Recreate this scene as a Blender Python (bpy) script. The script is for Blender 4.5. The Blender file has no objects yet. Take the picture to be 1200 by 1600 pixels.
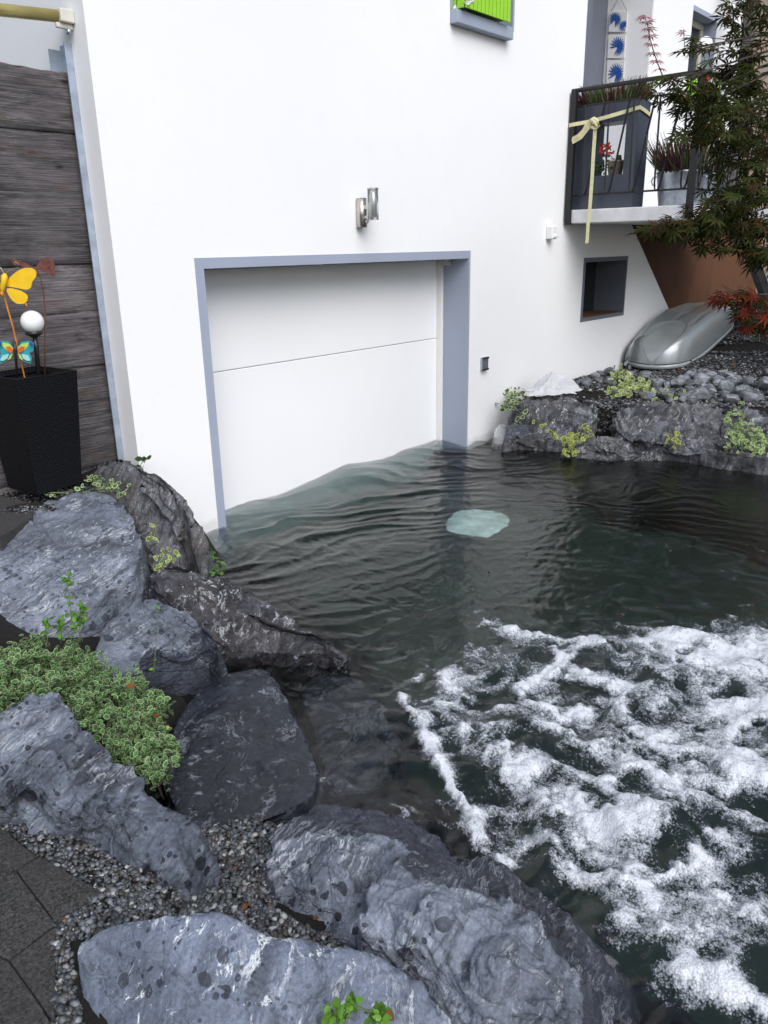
import bpy, bmesh, math, random
import numpy as np
from mathutils import Vector, Matrix
random.seed(7); rs = np.random.RandomState(7)
SC = bpy.context.scene; COL = SC.collection
R = math.radians
# ------------------------------------------------------------------ camera
CX = (0.6620404746713621, 0.25204300947519304, -0.7058163580362852)
CY = (-0.7492720892450897, 0.2010469208409185, -0.6310082978049371)
CZ = (-0.017139024920228733, 0.9466015302095562, 0.32194999119383516)
H = 1.72          # eye above the water (z = 0)
YW = 4.0          # plane of the house front
cam = bpy.data.cameras.new('camera'); cam.sensor_fit = 'VERTICAL'; cam.sensor_height = 36.0
cam.lens = 36.0 * 1221 / 1600; cam.clip_start = 0.05; cam.clip_end = 500
co = bpy.data.objects.new('camera', cam); COL.objects.link(co)
M3 = Matrix((CX, CY, CZ)).to_4x4(); co.matrix_world = Matrix.Translation((0, 0, H)) @ M3
SC.camera = co
# ------------------------------------------------------------------ sky, sun, exposure
SUN_EL, SUN_AZ = R(44), R(206)      # hazy high light, azimuth from +Y towards +X
w = bpy.data.worlds.new('World'); SC.world = w; w.use_nodes = True
nt = w.node_tree; bg = nt.nodes['Background']
sky = nt.nodes.new('ShaderNodeTexSky'); sky.sky_type = 'NISHITA'; sky.sun_disc = False
sky.sun_elevation = SUN_EL; sky.sun_rotation = SUN_AZ; sky.air_density = 1.0; sky.dust_density = 2.0; sky.ozone_density = 1.0
hs = nt.nodes.new('ShaderNodeHueSaturation'); hs.inputs['Saturation'].default_value = 0.8
nt.links.new(sky.outputs[0], hs.inputs['Color']); nt.links.new(hs.outputs[0], bg.inputs['Color'])
bg.inputs['Strength'].default_value = 0.07
sl = bpy.data.lights.new('sun', 'SUN'); sl.energy = 1.25; sl.angle = R(50); sl.color = (.965, .98, 1)
so = bpy.data.objects.new('sun', sl); COL.objects.link(so)
sd = Vector((math.sin(SUN_AZ) * math.cos(SUN_EL), math.cos(SUN_AZ) * math.cos(SUN_EL), math.sin(SUN_EL)))
so.rotation_euler = sd.to_track_quat('Z', 'Y').to_euler(); so.location = (0, 0, 12)
SC.view_settings.view_transform = 'Standard'; SC.view_settings.look = 'None'
SC.view_settings.exposure = 1.14; SC.view_settings.gamma = 1.0
# ------------------------------------------------------------------ measuring helpers
RM = np.array([CX, CY, CZ])
def ray(px, py): return RM @ np.array([px - 600.0, 800.0 - py, -1221.0])
def PZ(px, py, z=0.0):
    r = ray(px, py); t = (z - H) / r[2]; return Vector((r[0] * t, r[1] * t, z))
def PY(px, py, Y=YW):
    r = ray(px, py); t = Y / r[1]; return Vector((r[0] * t, Y, H + r[2] * t))
def PX(px, py, X):
    r = ray(px, py); t = X / r[0]; return Vector((X, r[1] * t, H + r[2] * t))
def PD(px, py, d):
    r = ray(px, py); r = r / np.linalg.norm(r) * d; return Vector((r[0], r[1], H + r[2]))
# ------------------------------------------------------------------ noise (numpy gradient noise)
_perm = rs.permutation(256); _perm = np.concatenate([_perm, _perm, _perm])
_g = rs.randn(256, 3); _g /= np.linalg.norm(_g, axis=1)[:, None]
def pn(p):
    p = np.asarray(p, float); i = np.floor(p).astype(int); f = p - i; u = f * f * f * (f * (f * 6 - 15) + 10)
    i &= 255; out = 0
    for dx in (0, 1):
        for dy in (0, 1):
            for dz in (0, 1):
                h = _perm[_perm[_perm[(i[:, 0] + dx) & 255] + ((i[:, 1] + dy) & 255)] + ((i[:, 2] + dz) & 255)]
                d = (_g[h] * (f - np.array([dx, dy, dz]))).sum(1)
                wx = u[:, 0] if dx else 1 - u[:, 0]; wy = u[:, 1] if dy else 1 - u[:, 1]; wz = u[:, 2] if dz else 1 - u[:, 2]
                out = out + d * wx * wy * wz
    return out * 1.5
def fbm(p, o=4, rough=.5):
    a, s, out = 1.0, 0, 0
    p = np.asarray(p, float)
    for k in range(o):
        out = out + a * pn(p * 2 ** k + k * 17.3); s += a; a *= rough
    return out / s
def ridged(p, o=3):
    a, s, out = 1.0, 0, 0
    for k in range(o):
        out = out + a * (1 - 2 * np.abs(pn(np.asarray(p) * 2 ** k + k * 9.7))); s += a; a *= .5
    return out / s
def sstep(a, b, x):
    t = np.clip((x - a) / (b - a), 0, 1); return t * t * (3 - 2 * t)
# ------------------------------------------------------------------ object helpers
def tag(o, label=None, cat=None, group=None, kind=None):
    if label: o['label'] = label
    if cat: o['category'] = cat
    if group: o['group'] = group
    if kind: o['kind'] = kind
    return o
def empty(name, loc=(0, 0, 0), rz=0.0, rot=None):
    o = bpy.data.objects.new(name, None); COL.objects.link(o); o.location = loc
    o.rotation_euler = rot if rot else (0, 0, rz); o.empty_display_size = .1; return o
def mk(name, verts, faces, mats, parent=None, smooth=False, midx=None):
    me = bpy.data.meshes.new(name)
    me.from_pydata([tuple(v) for v in verts], [], [tuple(int(i) for i in f) for f in faces]); me.update()
    if not isinstance(mats, (list, tuple)): mats = [mats]
    for m in mats: me.materials.append(m)
    if midx is not None: me.polygons.foreach_set('material_index', np.asarray(midx, np.int32))
    if smooth: me.polygons.foreach_set('use_smooth', np.ones(len(me.polygons), bool))
    o = bpy.data.objects.new(name, me); COL.objects.link(o)
    if parent is not None: o.parent = parent
    return o
def bevel(o, wd=.004, seg=2):
    m = o.modifiers.new('bevel', 'BEVEL'); m.width = wd; m.segments = seg; m.limit_method = 'ANGLE'; m.angle_limit = R(40); return o
class MB:
    def __init__(s): s.v = []; s.f = []; s.mi = []; s.cur = 0
    def add(s, v, f):
        n = len(s.v); s.v += [tuple(x) for x in v]; s.f += [tuple(i + n for i in q) for q in f]; s.mi += [s.cur] * len(f); return s
    def box(s, x0, x1, y0, y1, z0, z1):
        v = [(x0, y0, z0), (x1, y0, z0), (x1, y1, z0), (x0, y1, z0), (x0, y0, z1), (x1, y0, z1), (x1, y1, z1), (x0, y1, z1)]
        return s.add(v, [(0, 3, 2, 1), (4, 5, 6, 7), (0, 1, 5, 4), (1, 2, 6, 5), (2, 3, 7, 6), (3, 0, 4, 7)])
    def tube(s, pts, r, n=8, cap=True):
        pts = [Vector(p) for p in pts]; rr = r if isinstance(r, (list, tuple)) else [r] * len(pts)
        rings = []; up = Vector((0.13, 0.21, 1))
        for i, p in enumerate(pts):
            t = (pts[min(i + 1, len(pts) - 1)] - pts[max(i - 1, 0)]).normalized()
            a = t.cross(up)
            if a.length < .05: a = t.cross(Vector((1, 0, 0)))
            a.normalize(); b = t.cross(a)
            rings.append([p + (a * math.cos(q) + b * math.sin(q)) * rr[i] for q in [2 * math.pi * k / n for k in range(n)]])
        v = [q for ring in rings for q in ring]; f = []
        for i in range(len(pts) - 1):
            for k in range(n):
                f.append((i * n + k, i * n + (k + 1) % n, (i + 1) * n + (k + 1) % n, (i + 1) * n + k))
        if cap: f.append(tuple(range(n))[::-1]); f.append(tuple((len(pts) - 1) * n + k for k in range(n)))
        return s.add(v, f)
    def lathe(s, prof, c, n=32, cap=False):
        v = []; f = []
        for (r, z) in prof:
            for k in range(n): v.append((c[0] + r * math.cos(2 * math.pi * k / n), c[1] + r * math.sin(2 * math.pi * k / n), c[2] + z))
        for i in range(len(prof) - 1):
            for k in range(n): f.append((i * n + k, i * n + (k + 1) % n, (i + 1) * n + (k + 1) % n, (i + 1) * n + k))
        if cap: f.append(tuple(range(n))[::-1]); f.append(tuple((len(prof) - 1) * n + k for k in range(n)))
        return s.add(v, f)
    def prism(s, poly, fr, d):      # poly 2-D points, fr = (origin, u, v) , extruded by vector d both sides
        o, u, vv = fr; d = Vector(d); n = len(poly)
        a = [Vector(o) + Vector(u) * p[0] + Vector(vv) * p[1] for p in poly]
        v = [q - d * .5 for q in a] + [q + d * .5 for q in a]
        return s.add(v, [tuple(range(n)), tuple(range(2 * n - 1, n - 1, -1))] + [(i, i + n, (i + 1) % n + n, (i + 1) % n) for i in range(n)])
    def build(s, name, mats, parent=None, smooth=False):
        return mk(name, s.v, s.f, mats, parent, smooth, s.mi if isinstance(mats, (list, tuple)) else None)
def one_box(name, m, parent, *a, bv=.004):
    o = MB().box(*a).build(name, m, parent)
    return bevel(o, bv) if bv else o
# ------------------------------------------------------------------ materials
class N:
    def __init__(s, name):
        s.m = bpy.data.materials.new(name); s.m.use_nodes = True; s.t = s.m.node_tree
        s.b = s.t.nodes['Principled BSDF']; s.out = s.t.nodes['Material Output']
    def n(s, typ, **k):
        x = s.t.nodes.new(typ)
        for a, v in k.items():
            if a.startswith('i_'):
                key = a[2:].replace('_', ' '); key = int(key) if key.isdigit() else key; x.inputs[key].default_value = v
            else: setattr(x, a, v)
        return x
    def l(s, a, b): s.t.links.new(a, b); return b
    def obj(s): return s.n('ShaderNodeTexCoord').outputs['Object']
    def pos(s): return s.n('ShaderNodeNewGeometry').outputs['Position']
    def map(s, src, scale=(1, 1, 1), rot=(0, 0, 0)):
        m = s.n('ShaderNodeMapping'); m.inputs['Scale'].default_value = scale; m.inputs['Rotation'].default_value = rot
        s.l(src, m.inputs['Vector']); return m.outputs[0]
    def noise(s, src, scale, detail=4, rough=.55, dist=0.0, out='Fac'):
        x = s.n('ShaderNodeTexNoise'); x.inputs['Scale'].default_value = scale; x.inputs['Detail'].default_value = detail
        x.inputs['Roughness'].default_value = rough; x.inputs['Distortion'].default_value = dist
        if src is not None: s.l(src, x.inputs['Vector'])
        return x.outputs[out]
    def vor(s, src, scale, feature='F1', out='Distance', rnd=1.0):
        x = s.n('ShaderNodeTexVoronoi'); x.feature = feature; x.inputs['Scale'].default_value = scale; x.inputs['Randomness'].default_value = rnd
        s.l(src, x.inputs['Vector']); return x.outputs[out]
    def ramp(s, src, a, b, c0=(0, 0, 0, 1), c1=(1, 1, 1, 1)):
        x = s.n('ShaderNodeValToRGB'); e = x.color_ramp.elements
        if a > b: a, b, c0, c1 = b, a, c1, c0
        e[0].position = a; e[0].color = c0; e[1].position = b; e[1].color = c1
        s.l(src, x.inputs[0]); return x.outputs[0]
    def mix(s, f, a, b, mode='MIX'):
        x = s.n('ShaderNodeMix'); x.data_type = 'RGBA'; x.blend_type = mode
        for k, v in ((0, f), (6, a), (7, b)):
            if hasattr(v, 'links'): s.l(v, x.inputs[k])
            else: x.inputs[k].default_value = v if k == 0 else (tuple(v) + (1,) if len(v) == 3 else v)
        return x.outputs[2]
    def math(s, op, a, b=0.0, clamp=False):
        x = s.n('ShaderNodeMath'); x.operation = op; x.use_clamp = clamp
        for k, v in ((0, a), (1, b)):
            if hasattr(v, 'links'): s.l(v, x.inputs[k])
            else: x.inputs[k].default_value = v
        return x.outputs[0]
    def bump(s, h, st=.3, d=.01, nrm=None):
        x = s.n('ShaderNodeBump'); x.inputs['Strength'].default_value = st; x.inputs['Distance'].default_value = d
        s.l(h, x.inputs['Height'])
        if nrm is not None: s.l(nrm, x.inputs['Normal'])
        s.l(x.outputs[0], s.b.inputs['Normal']); return x.outputs[0]
    def col(s, c):
        if hasattr(c, 'links'): s.l(c, s.b.inputs['Base Color'])
        else: s.b.inputs['Base Color'].default_value = tuple(c) + (1,)
    def rough(s, r):
        if hasattr(r, 'links'): s.l(r, s.b.inputs['Roughness'])
        else: s.b.inputs['Roughness'].default_value = r
def simple(name, c, rough=.6, metal=0.0, var=.12, scale=14.0, bump=.15, spec=.5, bscale=120.):
    a = N(name); o = a.obj()
    n1 = a.noise(o, scale, 5); lo = tuple(x * (1 - var) for x in c); hi = tuple(min(1, x * (1 + var)) for x in c)
    a.col(a.ramp(n1, .3, .7, lo + (1,), hi + (1,))); a.rough(a.math('ADD', a.math('MULTIPLY', a.noise(o, scale * 3, 3), .2), rough - .1))
    a.b.inputs['Metallic'].default_value = metal; a.b.inputs['Specular IOR Level'].default_value = spec
    if bump: a.bump(a.noise(o, bscale, 3), bump, .002)
    return a.m
def plaster():
    a = N('white_plaster'); p = a.pos()
    big = a.noise(p, .7, 3); fine = a.noise(p, 9, 5)
    c = a.mix(a.ramp(big, .35, .7), (.85, .85, .855), (.88, .88, .885)); c = a.mix(a.ramp(fine, .55, .8), c, (.84, .84, .845))
    # splash dirt line close to the water and the soil
    sep = a.n('ShaderNodeSeparateXYZ'); a.l(p, sep.inputs[0])
    d = a.math('ADD', sep.outputs['Z'], a.math('MULTIPLY', a.noise(p, 14, 5), -.09)); f = a.ramp(d, -.02, .035, (1, 1, 1, 1), (0, 0, 0, 1))
    c = a.mix(a.math('MULTIPLY', f, .35), c, (.45, .47, .44)); a.col(c); a.rough(.75)
    a.bump(a.noise(p, 260, 4, .6), .25, .0015); return a.m
def rockmat(name, lo, hi, vein=.6, wet=0.0, bmp=1.0, fz=.35, ds=1.0, spots=.6, warm=0.0, wetz=.07, strata=(0, 0, 0), seed=0.0, vs=1.0):
    a = N(name); o = a.pos(); mp = a.n('ShaderNodeMapping'); mp.inputs['Location'].default_value = (seed * 3.1, seed * 1.7, seed * 2.3); a.l(o, mp.inputs[0]); p = mp.outputs[0]
    warp = a.noise(p, 2.2, 4, .6, 0, 'Color'); pw = a.n('ShaderNodeVectorMath', operation='MULTIPLY_ADD'); a.l(warp, pw.inputs[0]); pw.inputs[1].default_value = (.16,) * 3; a.l(p, pw.inputs[2]); pw = pw.outputs[0]
    st = a.map(pw, (1, 1, 1), strata); st2 = a.map(st, (1.2, 1.2, 7))
    c = a.ramp(a.noise(pw, 5.5, 8, .66), .34, .68, lo + (1,), hi + (1,))
    c = a.mix(a.math('MULTIPLY', a.ramp(a.noise(st2, 4, 8, .7), .5, .62), .75), c, tuple(x * .45 for x in lo))
    c = a.mix(a.math('MULTIPLY', a.ramp(a.noise(p, 2.6, 7, .62), .50, .60), .55), c, tuple(x * .75 for x in lo))
    c = a.mix(.55, c, a.ramp(a.noise(p, 110, 5, .75), .36, .66, (.45, .45, .45, 1), (1.35, 1.35, 1.35, 1)), 'MULTIPLY')
    if warm: c = a.mix(a.math('MULTIPLY', a.ramp(a.noise(p, 3.3, 5), .48, .66), warm), c, (.17, .13, .09))
    # white calcite: broken streaks following the bedding plus scratchy patches
    v1 = a.noise(st2, 2.6 * vs, 9, .72, .3); v1 = a.ramp(a.math('ABSOLUTE', a.math('SUBTRACT', v1, .5)), .0, .022, (1, 1, 1, 1), (0, 0, 0, 1))
    brk = a.ramp(a.noise(p, 5, 5, .6), .50, .60); v1 = a.math('MULTIPLY', v1, brk)
    v2 = a.ramp(a.noise(a.map(st, (6, 8, 12)), 2.6 * vs, 10, .78, .5), .578, .612); v2 = a.math('MULTIPLY', v2, a.ramp(a.noise(p, 2.3, 5, .6), .47, .56))
    v3 = a.ramp(a.noise(st2, 11, 8, .72), .60, .66); v3 = a.math('MULTIPLY', v3, a.math('MULTIPLY', a.ramp(a.noise(p, 2.7, 4), .42, .58), .7))
    fis = a.noise(a.map(pw, (1.6, 1.6, 3.5), strata), 2.6, 7, .6, .8); fis = a.ramp(a.math('ABSOLUTE', a.math('SUBTRACT', fis, .5)), 0, .009, (1, 1, 1, 1), (0, 0, 0, 1)); fis = a.math('MULTIPLY', fis, a.ramp(a.noise(p, 1.9, 3), .5, .6)); c = a.mix(a.math('MULTIPLY', fis, fz), c, (.02, .02, .02))
    v = a.math('MULTIPLY', a.math('MAXIMUM', a.math('MAXIMUM', v1, v2), v3), vein)
    c = a.mix(v, c, (.62, .62, .63))
    # splash drops: round wet marks of uneven size
    wp = a.n('ShaderNodeVectorMath', operation='MULTIPLY_ADD'); a.l(a.noise(p, 30, 3, .5, 0, 'Color'), wp.inputs[0]); wp.inputs[1].default_value = (.02,) * 3; a.l(p, wp.inputs[2])
    x = a.n('ShaderNodeTexVoronoi'); x.inputs['Scale'].default_value = 17 * ds; a.l(wp.outputs[0], x.inputs['Vector'])
    sepc = a.n('ShaderNodeSeparateColor'); a.l(x.outputs['Color'], sepc.inputs[0])
    rad = a.math('MULTIPLY', a.math('POWER', sepc.outputs[0], 1.8), .46); s1 = a.math('LESS_THAN', x.outputs['Distance'], rad)
    x2 = a.n('ShaderNodeTexVoronoi'); x2.inputs['Scale'].default_value = 42 * ds; a.l(wp.outputs[0], x2.inputs['Vector'])
    sp2 = a.n('ShaderNodeSeparateColor'); a.l(x2.outputs['Color'], sp2.inputs[0]); s2 = a.math('LESS_THAN', x2.outputs['Distance'], a.math('MULTIPLY', a.math('POWER', sp2.outputs[1], 2.2), .42))
    sm = a.math('MULTIPLY', a.math('MAXIMUM', s1, s2), a.ramp(a.noise(p, 2.4, 3), .36, .5)); sm = a.math('MULTIPLY', sm, spots)
    # soaked zone next to the water (attribute 'wet' on the mesh) broken up by noise
    at = a.n('ShaderNodeAttribute'); at.attribute_name = 'wet'
    wf = a.math('ADD', at.outputs['Fac'], a.math('MULTIPLY', a.math('SUBTRACT', a.noise(p, 8, 6, .65), .5), 1.3)); wf = a.ramp(wf, .46, .56)
    if wet >= 1: wf = a.math('MAXIMUM', wf, 1.0)
    wt = a.math('MAXIMUM', sm, wf)
    dark = a.mix(1.0, c, (.22, .22, .24), 'MULTIPLY'); c = a.mix(wt, c, dark); c = a.mix(a.math('MULTIPLY', a.math('MULTIPLY', v, wf), .45), c, (.34, .36, .40))
    c = a.mix(1.0, c, (1.16, 1.19, 1.22), 'MULTIPLY'); a.col(c)
    rr = a.math('SUBTRACT', a.math('ADD', .62, a.math('MULTIPLY', a.noise(p, 20, 4), .25)), a.math('MULTIPLY', wf, .62)); rr = a.math('SUBTRACT', rr, a.math('MULTIPLY', sm, .3)); rr = a.math('MAXIMUM', rr, .07); a.rough(rr)
    a.b.inputs['Specular IOR Level'].default_value = .45
    h = a.math('ADD', a.noise(p, 34, 9, .68), a.math('MULTIPLY', a.noise(st2, 9, 8, .72, .5), 1.4))
    cr = a.ramp(a.vor(a.map(pw, (1, 1, 2.4), strata), 5.0, 'DISTANCE_TO_EDGE'), 0, .035); h = a.math('ADD', h, a.math('MULTIPLY', cr, .35)); h = a.math('SUBTRACT', h, a.math('MULTIPLY', fis, .4))
    a.bump(h, bmp, .013); return a.m
def leafmat(name, c, rough=.45, var=.3, trans=.25):
    a = N(name); at = a.n('ShaderNodeAttribute'); at.attribute_name = 'tint'
    lo = tuple(x * (1 - var) for x in c); hi = tuple(x * (1 + var) for x in c)
    cc = a.ramp(at.outputs['Fac'], 0, 1, lo + (1,), hi + (1,)); a.col(cc); a.rough(rough); a.b.inputs['Specular IOR Level'].default_value = .35 if rough < .6 else .12
    tr = a.n('ShaderNodeBsdfTranslucent'); a.l(cc, tr.inputs['Color']); ms = a.n('ShaderNodeMixShader'); ms.inputs[0].default_value = trans
    a.l(a.b.outputs[0], ms.inputs[1]); a.l(tr.outputs[0], ms.inputs[2]); a.l(ms.outputs[0], a.out.inputs['Surface']); return a.m
MAT = {}
MAT['plaster'] = plaster()
MAT['trim'] = simple('blue_grey_paint', (.33, .37, .46), .6, var=.04, scale=3)
MAT['darktrim'] = simple('dark_grey_paint', (.13, .145, .18), .6, var=.06, scale=4)
def doormat():
    a = N('white_door'); p = a.pos(); c = a.ramp(a.noise(p, 1.1, 3), .3, .7, (.85, .855, .865, 1), (.88, .885, .895, 1)); a.col(c); a.rough(.42); a.bump(a.noise(a.map(p, (1, 1, 30)), 3, 2), .08, .001); return a.m
MAT['door'] = doormat()
MAT['rubber'] = simple('black_rubber', (.02, .02, .02), .7)
MAT['glass'] = simple('dark_window_glass', (.02, .025, .03), .08, var=.02, bump=0, spec=.8)
MAT['creamframe'] = simple('cream_frame', (.62, .60, .52), .4, var=.05)
MAT['concrete'] = simple('painted_concrete', (.62, .62, .64), .8, var=.12, scale=8, bump=.5, bscale=60)
MAT['greyconc'] = simple('grey_concrete', (.22, .22, .23), .85, var=.2, scale=8, bump=.5, bscale=60)
MAT['brown'] = simple('brown_render', (.11, .042, .015), .85, var=.2, scale=2.5, bump=.4, bscale=90)
MAT['iron'] = simple('black_wrought_iron', (.008, .008, .009), .5, var=.3, bump=.2)
MAT['planter'] = simple('slate_grey_plastic', (.05, .06, .085), .5, var=.06, scale=5)
MAT['zinc'] = simple('galvanised_zinc', (.46, .50, .55), .35, metal=.85, var=.22, scale=22, bump=.1)
MAT['steel'] = simple('brushed_steel', (.58, .55, .50), .3, metal=.9, var=.08)
MAT['channel'] = simple('galvanised_channel', (.36, .42, .50), .5, metal=.45, var=.2, scale=12)
MAT['strap'] = simple('pale_yellow_webbing', (.62, .58, .34), .8, var=.12, scale=30, bump=.5, bscale=400)
MAT['lime'] = simple('lime_green_slats', (.30, .62, .02), .4, var=.05)
MAT['white'] = simple('white_plastic', (.78, .78, .77), .45, var=.03)
MAT['opal'] = simple('opal_glass', (.80, .82, .80), .15, var=.02, bump=0)
MAT['blackpl'] = simple('black_plastic', (.018, .018, .02), .35, var=.1)
MAT['cloth'] = simple('white_cotton', (.56, .56, .58), .9, var=.04, bump=.4, bscale=300)
MAT['yellow'] = simple('yellow_enamel', (.80, .50, .015), .35, var=.1, scale=20)
MAT['orange'] = simple('orange_enamel', (.55, .20, .02), .4, var=.2, scale=30)
MAT['rust'] = simple('rusty_metal', (.13, .045, .035), .75, var=.35, scale=30, bump=.5)
MAT['brass'] = simple('yellow_passivated_tube', (.50, .42, .16), .35, metal=.6, var=.25, scale=6)
MAT['red'] = simple('red_petals', (.62, .02, .02), .5, var=.2)
MAT['terra'] = simple('beige_clay', (.42, .34, .28), .8, var=.1)
MAT['bark'] = simple('maple_bark', (.075, .06, .05), .85, var=.35, scale=20, bump=.7, bscale=50)
MAT['post'] = simple('grey_brown_post', (.10, .085, .08), .75, var=.2, scale=12)
MAT['cream'] = simple('cream_render', (.55, .43, .32), .85, var=.06)
MAT['tiles'] = simple('roof_tiles', (.16, .08, .06), .8)
MAT['silver'] = simple('silver_grey_plastic', (.36, .39, .40), .36, metal=.15, var=.04, scale=3, bump=.03)
MAT['silverdark'] = simple('darker_grey_plastic', (.20, .225, .24), .45, metal=.1, var=.04, scale=3, bump=.03)
MAT['teal'] = simple('teal_tarpaulin', (.50, .66, .62), .7, var=.25, scale=9)
def lidmat():
    a = N('silver_lid'); at = a.n('ShaderNodeAttribute'); at.attribute_name = 'disc'; f = a.ramp(at.outputs['Fac'], .985, 1.0); rim = a.math('MULTIPLY', a.ramp(at.outputs['Fac'], .93, .96), a.ramp(at.outputs['Fac'], 1.02, 1.0))
    p = a.obj(); c = a.mix(f, (.36, .39, .40), (.50, .53, .545)); c = a.mix(a.math('MULTIPLY', rim, .6), c, (.16, .18, .19)); c = a.mix(a.math('MULTIPLY', a.ramp(a.noise(p, 7, 6, .7), .5, .75), .25), c, (.22, .22, .20)); a.col(c); a.rough(.36); a.b.inputs['Metallic'].default_value = .3; a.b.inputs['Coat Weight'].default_value = .6; a.b.inputs['Coat Roughness'].default_value = .12; a.bump(a.noise(p, 260, 2), .04, .001); return a.m
MAT['lid'] = lidmat()
def wickermat():
    a = N('black_wicker'); uv = a.n('ShaderNodeUVMap').outputs[0]
    br = a.n('ShaderNodeTexBrick'); br.inputs['Scale'].default_value = 1; br.inputs['Mortar Size'].default_value = .012; br.inputs['Brick Width'].default_value = .12; br.inputs['Row Height'].default_value = .055
    br.inputs['Mortar Smooth'].default_value = 1.0
    a.l(a.map(uv, (1.7, .5, 1)), br.inputs['Vector']); a.col(a.mix(br.outputs['Fac'], (.010, .010, .013), (.0015, .0015, .002))); a.rough(.45); a.b.inputs['Specular IOR Level'].default_value = .25; a.bump(a.math('SUBTRACT', 1.0, br.outputs['Fac']), 1.0, .015); return a.m
MAT['wicker'] = wickermat()
def woodmat():
    a = N('weathered_planks'); o = a.obj(); at = a.n('ShaderNodeAttribute'); at.attribute_name = 'board'
    cb = a.n('ShaderNodeCombineXYZ'); a.l(a.math('MULTIPLY', at.outputs['Fac'], 31.7), cb.inputs[1]); vm = a.n('ShaderNodeVectorMath', operation='ADD'); a.l(o, vm.inputs[0]); a.l(cb.outputs[0], vm.inputs[1]); p = vm.outputs[0]
    g = a.math('ADD', a.math('MULTIPLY', a.noise(a.map(p, (1.0, 4, 9)), 3.0, 9, .7, 1.4), .65), a.math('MULTIPLY', a.noise(a.map(p, (1, 1, 1.6)), 3.1, 5, .65), .35)); g2 = a.noise(a.map(p, (.8, 4, 70)), 3.0, 5, .6, .25)
    c = a.ramp(g, .36, .62, (.020, .018, .019, 1), (.20, .185, .19, 1)); c = a.mix(a.math('MULTIPLY', a.ramp(g2, .52, .62), .6), c, (.03, .027, .028))
    c = a.mix(a.math('MULTIPLY', a.ramp(a.noise(a.map(p, (1.2, 1, 5)), 2.2, 4), .6, .75), .6), c, (.12, .065, .035))
    k = a.vor(a.map(p, (1.3, .3, 3.2)), 2.6); c = a.mix(a.ramp(k, .05, .11, (1, 1, 1, 1), (0, 0, 0, 1)), c, (.025, .02, .02))
    c = a.mix(1.0, c, a.ramp(a.math('FRACT', a.math('MULTIPLY', at.outputs['Fac'], 5.3)), 0, 1, (.68, .66, .68, 1), (1.25, 1.2, 1.2, 1)), 'MULTIPLY'); a.col(c); a.rough(.85); h = a.math('ADD', g, a.math('MULTIPLY', g2, .8)); a.bump(h, .9, .012); return a.m
MAT['wood'] = woodmat()
def pavermat():
    a = N('concrete_paver'); p = a.pos(); c = a.ramp(a.noise(p, 150, 4, .7), .38, .70, (.008, .008, .009, 1), (.12, .115, .11, 1))
    c = a.mix(a.math('MULTIPLY', a.ramp(a.noise(p, 7, 4), .4, .7), .5), c, (.045, .042, .04)); c = a.mix(a.ramp(a.vor(p, 30), .04, .02), c, (.35, .34, .32)); a.col(c); a.rough(.8)
    a.bump(a.noise(p, 240, 3, .7), 1.0, .006); return a.m
MAT['paver'] = pavermat()
def groundmat():
    a = N('dark_soil'); p = a.pos(); c = a.ramp(a.noise(p, 40, 6, .7), .35, .8, (.003, .0025, .002, 1), (.022, .018, .014, 1)); a.col(c); a.rough(.95); a.bump(a.noise(p, 60, 6, .7), 1.0, .02); return a.m
MAT['soil'] = groundmat()
def gravelmat():
    a = N('gravel_stones'); at = a.n('ShaderNodeAttribute'); at.attribute_name = 'tint'; x = a.n('ShaderNodeValToRGB'); a.l(at.outputs['Fac'], x.inputs[0])
    e = x.color_ramp; e.interpolation = 'CONSTANT'; e.elements[0].color = (.05, .055, .065, 1)
    for q, c in ((.2, (.10, .11, .12)), (.38, (.15, .16, .17)), (.52, (.075, .07, .06)), (.64, (.21, .225, .25)), (.76, (.11, .10, .085)), (.84, (.30, .31, .33)), (.93, (.55, .55, .53)), (.994, (.2, .09, .04))):
        n_ = e.elements.new(q); n_.color = tuple(x * .8 for x in c) + (1,)
    e.elements[-1].position = 1.0; e.elements[-1].color = (.26, .10, .04, 1)
    p = a.pos(); c = a.mix(.5, x.outputs[0], a.ramp(a.noise(p, 90, 5), .3, .7, (.4, .4, .4, 1), (1, 1, 1, 1)), 'MULTIPLY'); a.col(c); a.rough(.5); a.bump(a.noise(p, 180, 3), .3, .002); return a.m
MAT['gravel'] = gravelmat()
# ------------------------------------------------------------------ ground levels (inverse distance over surveyed spots)
GP = []
def g_(px, py, z): v = PZ(px, py, z); GP.append((v.x, v.y, v.z))
for q in [(0, 1400, .22), (90, 1450, .22), (60, 1590, .22), (150, 1390, .215), (-200, 1500, .22), (100, 1330, .2), (400, 1400, .13), (380, 1330, .10), (460, 1450, .15), (0, 1080, .2), (150, 1120, .10), (250, 1150, .0),
          (250, 1000, -.02), (215, 930, .1), (120, 960, .12), (225, 830, .15), (240, 900, .1), (0, 860, .38), (200, 850, .2), (60, 790, .47), (0, 790, .47), (150, 780, .46), (275, 1270, .0)]: g_(*q)
GP += [(-1, 2, .25), (-3, 0, .22), (0, 0, .22), (0.3, .9, .22), (-2, 4, .46), (0, 4, .46), (1.6, 3.85, .53), (1.9, 3.95, .53), (1.2, 4.0, .53), (1.5, 4.2, .53), (2.2, 4.3, .53), (2.3, 3.95, .45), (-4, 6, .5), (1, 6, .5), (0.8, 3.2, .4), (.7, .5, .1), (.7, 0, .1)]
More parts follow.
